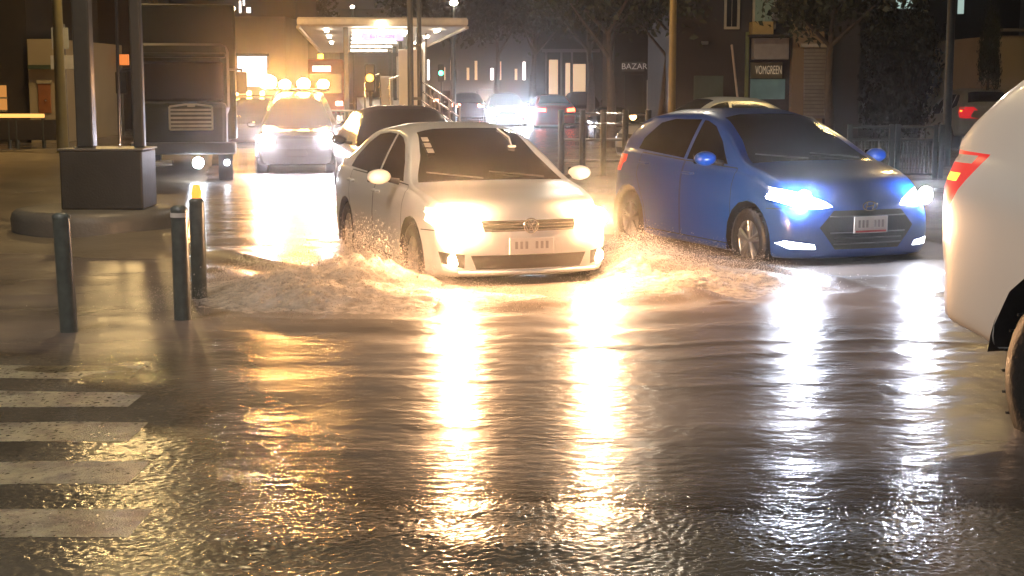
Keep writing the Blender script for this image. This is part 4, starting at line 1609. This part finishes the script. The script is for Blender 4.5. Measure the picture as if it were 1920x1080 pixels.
far_car(SEDAN, 838, 190, 92, R(6) + PI, 'farther car with small red tail lamps, left of the glowing red one', M_CARDARK, 'off', 1.0, ds=.3, name='far_car', front=False, tail=emit_mat('far_tail', (1, .25, .14), 25))
far_car(HATCH, 915, 190, 100, R(5), 'farther oncoming car with warm white headlights, left of the dazzling one', M_CARDARK, 'warm', 1.0, ds=.3, name='oncoming_car')
far_car(SEDAN, 805, 190, 110, R(5), 'farthest oncoming car with warm headlights, beside the foot of the mast', M_CARDARK, 'warm', 1.0, ds=.3, name='oncoming_car')
far_car(SEDAN, 1160, 225, 47, R(3), 'dark car with two small amber headlights behind the guard rail', M_CARDARK, 'off', .8, name='amber_lit_car')
for u, r_ in ((1133, .075), (1187, .10)):
    q = W(u, 219, 46.6)
    o = MB().ball((q.x, q.y, q.z), r_, 12, 8)
    # lamps belong to the car: parented below
    lamp = o.build('headlight', emit_mat('amber_head', (1, .55, .2), 26))
    cpar = bpy.data.objects['amber_lit_car']
    bpy.context.view_layer.update()
    lamp.parent = cpar
    lamp.matrix_parent_inverse = cpar.matrix_world.inverted()
far_car(HATCH, 1098, 200, 72, R(3), 'small dark hatchback parked beside the lit house fronts', M_CARDARK, 'off', 1.0, name='parked_hatchback')
far_car(SEDAN, 1168, 215, 35, R(-72), 'silver parked car behind the blue hatchback, only its roof showing', M_CARSILVER, 'off', 1.1, ds=.12, name='silver_car')
far_car(SUV, 1856, 220, 41, R(2) + PI, 'pale suv parked by the yellow gable wall with a red tail lamp lit', mat('pale_green_car', (.26, .27, .24), .3, coat=.6), 'off', .86, ds=.12, name='parked_suv', cat='suv', front=False, tail=E_TAIL)

# ------------------------------------------------------------------ dark green truck
M_TRUCK = mat('truck_green', (.008, .024, .008), .5, var=.3, nscale=3, bump=.15, spec=.2)
M_CREAM = mat('cream_grille', (.72, .64, .44), .4, var=.2)
tY = 27.5
tx = X(345, tY)
tr = thing('green_truck', (tx, tY, -.15), 'tall dark green truck facing us with a cream grille and a blue-white lamp', 'truck', R(11))
Zt = lambda v: Zp(v, tY) + .15
Xt = lambda u: X(u, tY) - tx
MB().bbox((0, 4.4, 2.15), (2.0, 5.4, 2.6), .06).build('cargo_box', M_TRUCK, tr)
MB().bbox((0, 1.0, Zt(150)), (1.72, 1.4, 1.35), .16).build('cab', M_TRUCK, tr)
MB().bbox((0, .5, (Zt(192) + Zt(285)) / 2), (1.62, .9, Zt(192) - Zt(285)), .1).build('bonnet', M_TRUCK, tr)
MB().bbox((0, .27, Zt(152)), (1.5, .06, .72), .05).build('windscreen', M_GLASS, tr)
MB().bbox((0, .245, Zt(103)), (1.6, .25, .09), .03).build('sun_visor', M_TRUCK, tr)
g_ = MB().path([(Xt(321), .0, Zt(243)), (Xt(321), .0, Zt(200)), (Xt(350), .0, Zt(196)), (Xt(372), .0, Zt(196)), (Xt(399), .0, Zt(200)), (Xt(399), .0, Zt(243)), (Xt(321), .0, Zt(243))], .018, 8).build('grille_frame', M_CREAM, tr)
MB().bbox((Xt(360), .03, Zt(221)), (.76, .04, .44), .01).build('grille_backing', mat('grille_backing', (.2, .17, .1), .5), g_)
for v in (206, 213, 221, 229, 236):
    MB().bbox((Xt(360), .0, Zt(v)), (.74, .035, .038), .008).build('grille_slat', M_CREAM, g_)
MB().bbox((Xt(361), -.02, Zt(198)), (.14, .03, .05), .01).build('grille_badge', M_CREAM, g_)
MB().bbox((0, -.05, Zt(278)), (1.9, .18, .22), .03).build('bumper', M_DARKMETAL, tr)
for u, r_, e_ in ((371, .10, E_COOL), (424, .05, E_COOLLENS)):
    hl = MB().lathe([(.001, -.06), (r_ * .7, -.05), (r_, 0), (r_, .15)], 16, (Xt(u), -.14, Zt(305)), 'Y').build('headlight', emit_mat('truck_lamp', (.82, .88, 1.0), 120) if u == 371 else e_, tr)
    MB().lathe([(r_ * 1.15, .02), (r_ * 1.15, .18)], 16, (Xt(u), -.14, Zt(305)), 'Y').build('headlight_ring', M_CHROME, hl)
MB().bbox((Xt(300), -.1, Zt(305)), (.5, .06, .1), .02).build('chrome_trim', M_CHROME, tr)
for sx_ in (-1, 1):
    mm = MB().path([(sx_ * .84, .45, Zt(130)), (sx_ * 1.08, .2, Zt(130)), (sx_ * 1.08, .2, Zt(175))], .02, 8).build('mirror_arm', M_CHROME, tr)
    MB().bbox((sx_ * 1.08, .18, Zt(155)), (.2, .06, .4), .02).build('mirror', M_BLACK, mm)
    for y_ in (.6, 5.6):
        MB().tube((sx_ * .62, y_, .42), (sx_ * .88, y_, .42), .42, .42, 20).build('wheel', M_RUBBER, tr)

# ------------------------------------------------------------------ guard rail between the two driving cars, railing on the right
gdr = thing('guard_rail', (0, 0, 0), 'pedestrian guard rail of dark posts and pale rails between sedan and hatchback', 'guard rail')
gY = 29.5
for u in (1052, 1092, 1131, 1172, 1215):
    MB().tube((X(u, gY), gY, -.2), (X(u, gY), gY, Zp(206, gY)), .065, .06, 12).build('post', M_DARKMETAL, gdr)
for v in (214, 233, 262, 301):
    for u0, u1 in ((1056, 1088), (1096, 1127), (1135, 1168), (1176, 1211)):
        MB().tube((X(u0, gY), gY, Zp(v, gY)), (X(u1, gY), gY, Zp(v, gY)), .024, .024, 8).build('rail', M_CHROME if v < 240 else M_STEEL, gdr)
fen = thing('railing', (0, 0, 0), 'low grey railing with thin bars, beyond the blue hatchback bonnet', 'railing')
fY = 28.5
for u in (1592, 1670, 1682, 1752, 1764):
    MB().bbox((X(u, fY), fY, Zp(285, fY) - .05), (.09, .09, 1.15), .01).build('post', M_DARKMETAL, fen)
for u0, u1 in ((1596, 1666), (1686, 1748)):
    for v in (238, 262, 326):
        MB().tube((X(u0, fY), fY, Zp(v, fY)), (X(u1, fY), fY, Zp(v, fY)), .025, .025, 8).build('rail', M_DARKMETAL, fen)
    n_ = int((u1 - u0) / 6)
    for k in range(1, n_):
        u = u0 + (u1 - u0) * k / n_
        MB().tube((X(u, fY), fY, Zp(326, fY)), (X(u, fY), fY, Zp(262, fY)), .014, .014, 6).build('bar', M_DARKMETAL, fen)

# ------------------------------------------------------------------ right: dark shop building
B_Y = 44.0
b = thing('shop_building', (0, 0, 0), 'dark shop building with balcony windows, a poster sign and a rolling shutter', 'building')
wall_box(X(1264, B_Y), X(1606, B_Y), B_Y, B_Y + 9, 8.5, M_WALLDARK, 'wall', b)
rect(1478, 1545, -60, 232, B_Y, mat('brown_pilaster', (.26, .18, .09), .7, var=.25, nscale=.8), b, 'pilaster', .35)
sh = rect(1505, 1550, 88, 222, B_Y - .35, M_WALLGREY, b, 'shutter', .06)
for k in range(18):
    v = 92 + k * 7
    rect(1507, 1548, v, v + 5, B_Y - .41, mat('shutter_slat', (.36, .32, .25), .45, metal=.3), sh, 'slat', .04)
rect(1500, 1553, 82, 89, B_Y - .35, M_FRAME, sh, 'shutter_box', .2)
rect(1408, 1474, 72, 112, B_Y, mat('grey_awning', (.3, .27, .24), .6), b, 'awning_panel', .5)
sgn = rect(1406, 1466, 117, 147, B_Y, mat('shop_sign_board', (.13, .11, .06), .5), b, 'shop_sign', .12)
me_ = text_mesh('VOMGREEN', .22)
me_.materials.append(mat('sign_letters', (.85, .75, .55), .4, emit=(1, .85, .6), es=.14))
o = share('lettering', me_, sgn, (X(1436, B_Y), B_Y - .125, Zp(132, B_Y)))
o.rotation_euler = (PI / 2, 0, 0)
o.scale = (.66, 1.6, 1)
po = rect(1406, 1472, 148, 186, B_Y, mat('teal_poster', (.12, .22, .22), .5, var=.6, nscale=2.5, emit=(.3, .55, .55), es=.05), b, 'poster', .05)
rect(1395, 1404, 60, 195, B_Y, mat('green_post', (.15, .17, .05), .6), b, 'corner_trim', .15)
rect(1300, 1356, 142, 195, B_Y, mat('teal_door', (.08, .12, .10), .5), b, 'shop_door', .08)
for u0, u1, lab in ((1357, 1388, 0), (1410, 1456, 1)):
    f_ = rect(u0, u1, -40, 55, B_Y, M_FRAME, b, 'window', .1)
    rect(u0 + 5, u1 - 5, -40, 50, B_Y - .1, M_DGLASS if not lab else mat('curtain_glass', (.16, .2, .13), .3, emit=(.5, .6, .4), es=.06), f_, 'pane', .03)
    rect((u0 + u1) / 2 - 1, (u0 + u1) / 2 + 1, -40, 50, B_Y - .13, M_FRAME, f_, 'mullion', .03)
rect(1404, 1443, 42, 66, B_Y, mat('balcony_panel', (.42, .3, .1), .6), b, 'balcony_panel', .7)
rect(1400, 1476, 66, 70, B_Y, M_WALLDARK, b, 'balcony_slab', .8)
rect(1444, 1472, 24, 40, B_Y, M_STEEL, b, 'air_unit', .3)
rp = thing('leaning_pole', (0, 0, 0), 'thin pale pole leaning against the dark shop front', 'pole')
MB().tube(W(1372, 84, B_Y - .5), W(1383, 185, B_Y - .9), .035, .03, 8).build('shaft', mat('pale_pole', (.5, .38, .28), .5), rp)
MB().tube(W(1383, 185, B_Y - .9), W(1386, 262, B_Y - 1.1), .03, .03, 8).build('foot', M_DARKMETAL, rp)
wl2 = rect(1314, 1326, 78, 84, B_Y, M_STEEL, b, 'wall_lamp', .3)

b = thing('small_shop', (0, 0, 0), 'small shop with a white lettered sign above its dark door, behind the guard rail', 'shop')
wall_box(X(1150, 62), X(1222, 62), 62, 70, 4.6, M_WALLDARK, 'wall', b)
sgn = rect(1166, 1208, 116, 134, 62, mat('dim_sign', (.12, .1, .1), .5), b, 'sign_board', .1)
me_ = text_mesh('BAZAR', .34)
me_.materials.append(mat('white_letters', (.8, .78, .75), .4, emit=(1, .95, .95), es=.14))
o = share('lettering', me_, sgn, (X(1187, 62), 61.88, Zp(125, 62)))
o.rotation_euler = (PI / 2, 0, 0)
rect(1170, 1206, 140, 200, 62, M_BLACK, b, 'doorway', .08)
rect(1212, 1221, 150, 215, 62, mat('pale_door_post', (.4, .38, .3), .6, emit=(.8, .8, .65), es=.06), b, 'door_post', .1)

b = thing('house_row', (0, 0, 0), 'far house row with tall glowing peach panels as lamp-lit pilasters between dark pillars', 'houses')
wall_box(X(1000, 88), X(1140, 88), 88, 96, 7.5, M_WALLDARK, 'wall', b)
for u0, u1, v0, v1 in ((1029, 1046, 112, 178), (1060, 1069, 118, 180), (1074, 1098, 120, 190)):
    rect(u0, u1, v0, v1, 88, L_PEACH, b, 'glowing_pilaster', .06)  # emission painted on the pilasters in place of lamplight falling on them
for u in (1024, 1052, 1072, 1104):
    rect(u - 2, u + 2, 95, 195, 88, M_WALLGREY, b, 'pillar', .5)
rect(1016, 1124, 92, 98, 88, M_WALLGREY, b, 'cornice', .5)

b = thing('gable_wall', (0, 0, 0), 'plain yellow lit gable wall behind the white suv', 'building')
wall_box(X(1859, 42.5), X(2080, 42.5), 42.5, 50, Zp(60, 42.5) - .1, M_WALLBEIGE, 'wall', b)
rect(1857, 2082, 54, 60, 42.5, M_WALLGREY, b, 'coping', .3)
b = thing('far_block', (0, 0, 0), 'dark block behind the round tree with a few pale lit windows at its top', 'building')
wall_box(X(1600, 75), X(1900, 75), 75, 85, 9.5, M_WALLDARK, 'wall', b)
L_GREEN = emit_mat('green_white_window', (.75, 1.0, .9), .55)
for u0, u1 in ((1655, 1664), (1668, 1692), (1696, 1712), (1795, 1808)):
    f_ = rect(u0, u1, -14, 16 if u0 < 1790 else 26, 75, L_GREEN, b, 'lit_window', .06)
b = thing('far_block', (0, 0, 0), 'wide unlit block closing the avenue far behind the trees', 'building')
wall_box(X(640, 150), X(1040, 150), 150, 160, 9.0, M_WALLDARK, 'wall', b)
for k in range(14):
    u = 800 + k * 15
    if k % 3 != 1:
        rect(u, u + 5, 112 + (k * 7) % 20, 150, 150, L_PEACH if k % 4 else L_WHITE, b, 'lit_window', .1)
b = thing('far_block', (0, 0, 0), 'dark block of flats behind the green truck', 'building')
wall_box(X(255, 95), X(560, 95), 95, 105, 11, M_WALLDARK, 'wall', b)
for u0, u1, v0, v1 in ((449, 452, 2, 24), (456, 459, 0, 10), (463, 470, 14, 24), (446, 470, 84, 90)):
    rect(u0, u1, v0, v1, 95, L_WHITE if v0 < 50 else L_AMBER, b, 'lit_window', .1)


# ------------------------------------------------------------------ trees
def leaf_mesh(seed, n, m, squash=.8, size=.16):
    r = np.random.default_rng(seed)
    mb = MB()
    cl = []
    for k in range(26):
        d = r.normal(0, 1, 3)
        d /= np.linalg.norm(d)
        cl.append(d * r.uniform(.35, .92) * np.array([1, 1, squash]))
    for k in range(n):
        c = cl[r.integers(len(cl))] + r.normal(0, .16, 3)
        a = r.normal(0, 1, 3)
        a /= np.linalg.norm(a)
        b_ = np.cross(a, r.normal(0, 1, 3))
        b_ /= np.linalg.norm(b_)
        s_ = size * r.uniform(.35, .9)
        mb.add([c - a * s_, c + b_ * s_ * .5, c + a * s_, c - b_ * s_ * .5 + np.array([0, 0, .02])], [(0, 1, 2), (0, 2, 3)])
    me = bpy.data.meshes.new('crown')
    me.from_pydata([tuple(v) for v in mb.v], [], mb.f)
    me.materials.append(m)
    return me


CROWNS = [leaf_mesh(11, 9000, M_LEAF, .8, .065), leaf_mesh(12, 9000, M_LEAF, .7, .065), leaf_mesh(13, 9000, M_LEAF, .9, .065)]
BUSH = leaf_mesh(14, 12000, M_LEAFDARK, 1.0, .085)


def tree(u, Y, h, rc, r, label, lean=0.0, k=0, group='street trees along the avenue', low=0):
    x = X(u, Y)
    t = thing('street_tree', (x, Y, -.15), label, 'tree', random.uniform(0, 6), group)
    t.rotation_euler.z = 0
    mb = MB()
    pts = [Vector((lean * z / h + .06 * math.sin(z * 1.3 + k), .05 * math.sin(z + 2 * k), z)) for z in np.linspace(0, h, 6)]
    for i in range(5):
        mb.tube(pts[i], pts[i + 1], r * (1.25 if i == 0 else 1 - .12 * i), r * (1 - .12 * (i + 1)), 10, False)
    for j in range(5):
        a = j * 1.3 + k
        base = pts[4] if j % 2 else pts[5]
        mb.tube(base, base + Vector((math.cos(a) * rc * .6, math.sin(a) * rc * .6, rc * .55)), r * .4, r * .12, 6, False)
    mb.build('trunk', M_BARK, t)
    c = share('crown', CROWNS[k % 3], t, (lean, 0, h + rc * .62 - low), k * 1.1)
    c.scale = (rc, rc, rc * .95)
    return t


for k, (u, Y, h, rc, r, lean, lab) in enumerate([
        (1142, 42, 3.3, 2.6, .17, .0, 'street tree with a straight trunk left of the small lettered shop'),
        (1228, 47, 3.4, 2.6, .15, .5, 'street tree leaning beside the ochre lamp pole'),
        (1553, 39, 3.6, 2.3, .15, .0, 'dark trunked tree right beside the rolling shutter'),
        (1000, 78, 4.2, 3.6, .22, .0, 'far tree left of the peach lit house row'),
        (930, 90, 4.4, 4.0, .22, .1, 'far tree above the oncoming blue-white headlight'),
        (850, 80, 5.0, 4.0, .22, .0, 'far tree behind the right tip of the canopy'),
        (1105, 60, 4.0, 3.2, .2, .0, 'tree overhanging the peach lit house row'),
        (300, 52, 5.2, 3.2, .2, .0, 'tree crown rising behind the dark green truck'),
        (520, 110, 5.5, 4.5, .25, .0, 'far tree above the glazed shop'),
        (30, 62, 5.2, 4.0, .25, .0, 'tree crown above the far left house'),
        (1330, 52, 6.2, 3.0, .2, .0, 'tree crown above the roof of the shop building')]):
    tree(u, Y, h, rc, r, lab, lean, k)
t = thing('round_tree', (X(1678, 38), 38, -.15), 'big round dark tree standing behind the low railing', 'tree')
MB().tube((0, 0, 0), (0, 0, 1.6), .16, .1, 10).build('trunk', M_BARK, t)
c = share('crown', BUSH, t, (0, 0, 2.25))
c.scale = (1.15, 1.15, 1.55)
t = thing('climbing_shrub', (X(1846, 41.5), 41.5, -.15), 'leafy shrub against the edge of the yellow gable wall', 'shrub')
MB().tube((0, 0, 0), (0, 0, 3.2), .05, .03, 8).build('stem', M_BARK, t)
c = share('crown', CROWNS[1], t, (0, 0, 2.7))
c.scale = (.34, .4, 1.5)

# ------------------------------------------------------------------ haze volume added for lamp halos, in place of lens bloom
hb = MB().box((0, 145, 7.4), (352, 362, 17.4))
hz = hb.build('haze', None)
m = bpy.data.materials.new('halo_haze')
m.use_nodes = True
nt = m.node_tree
nt.nodes.clear()
out = nt.nodes.new('ShaderNodeOutputMaterial')
pv_ = nt.nodes.new('ShaderNodeVolumePrincipled')
pv_.inputs['Color'].default_value = (.9, .9, .9, 1)
pv_.inputs['Density'].default_value = HAZE
pv_.inputs['Anisotropy'].default_value = HAZE_G
nt.links.new(pv_.outputs[0], out.inputs['Volume'])
hz.data.materials.append(m)
hz['kind'] = 'stuff'
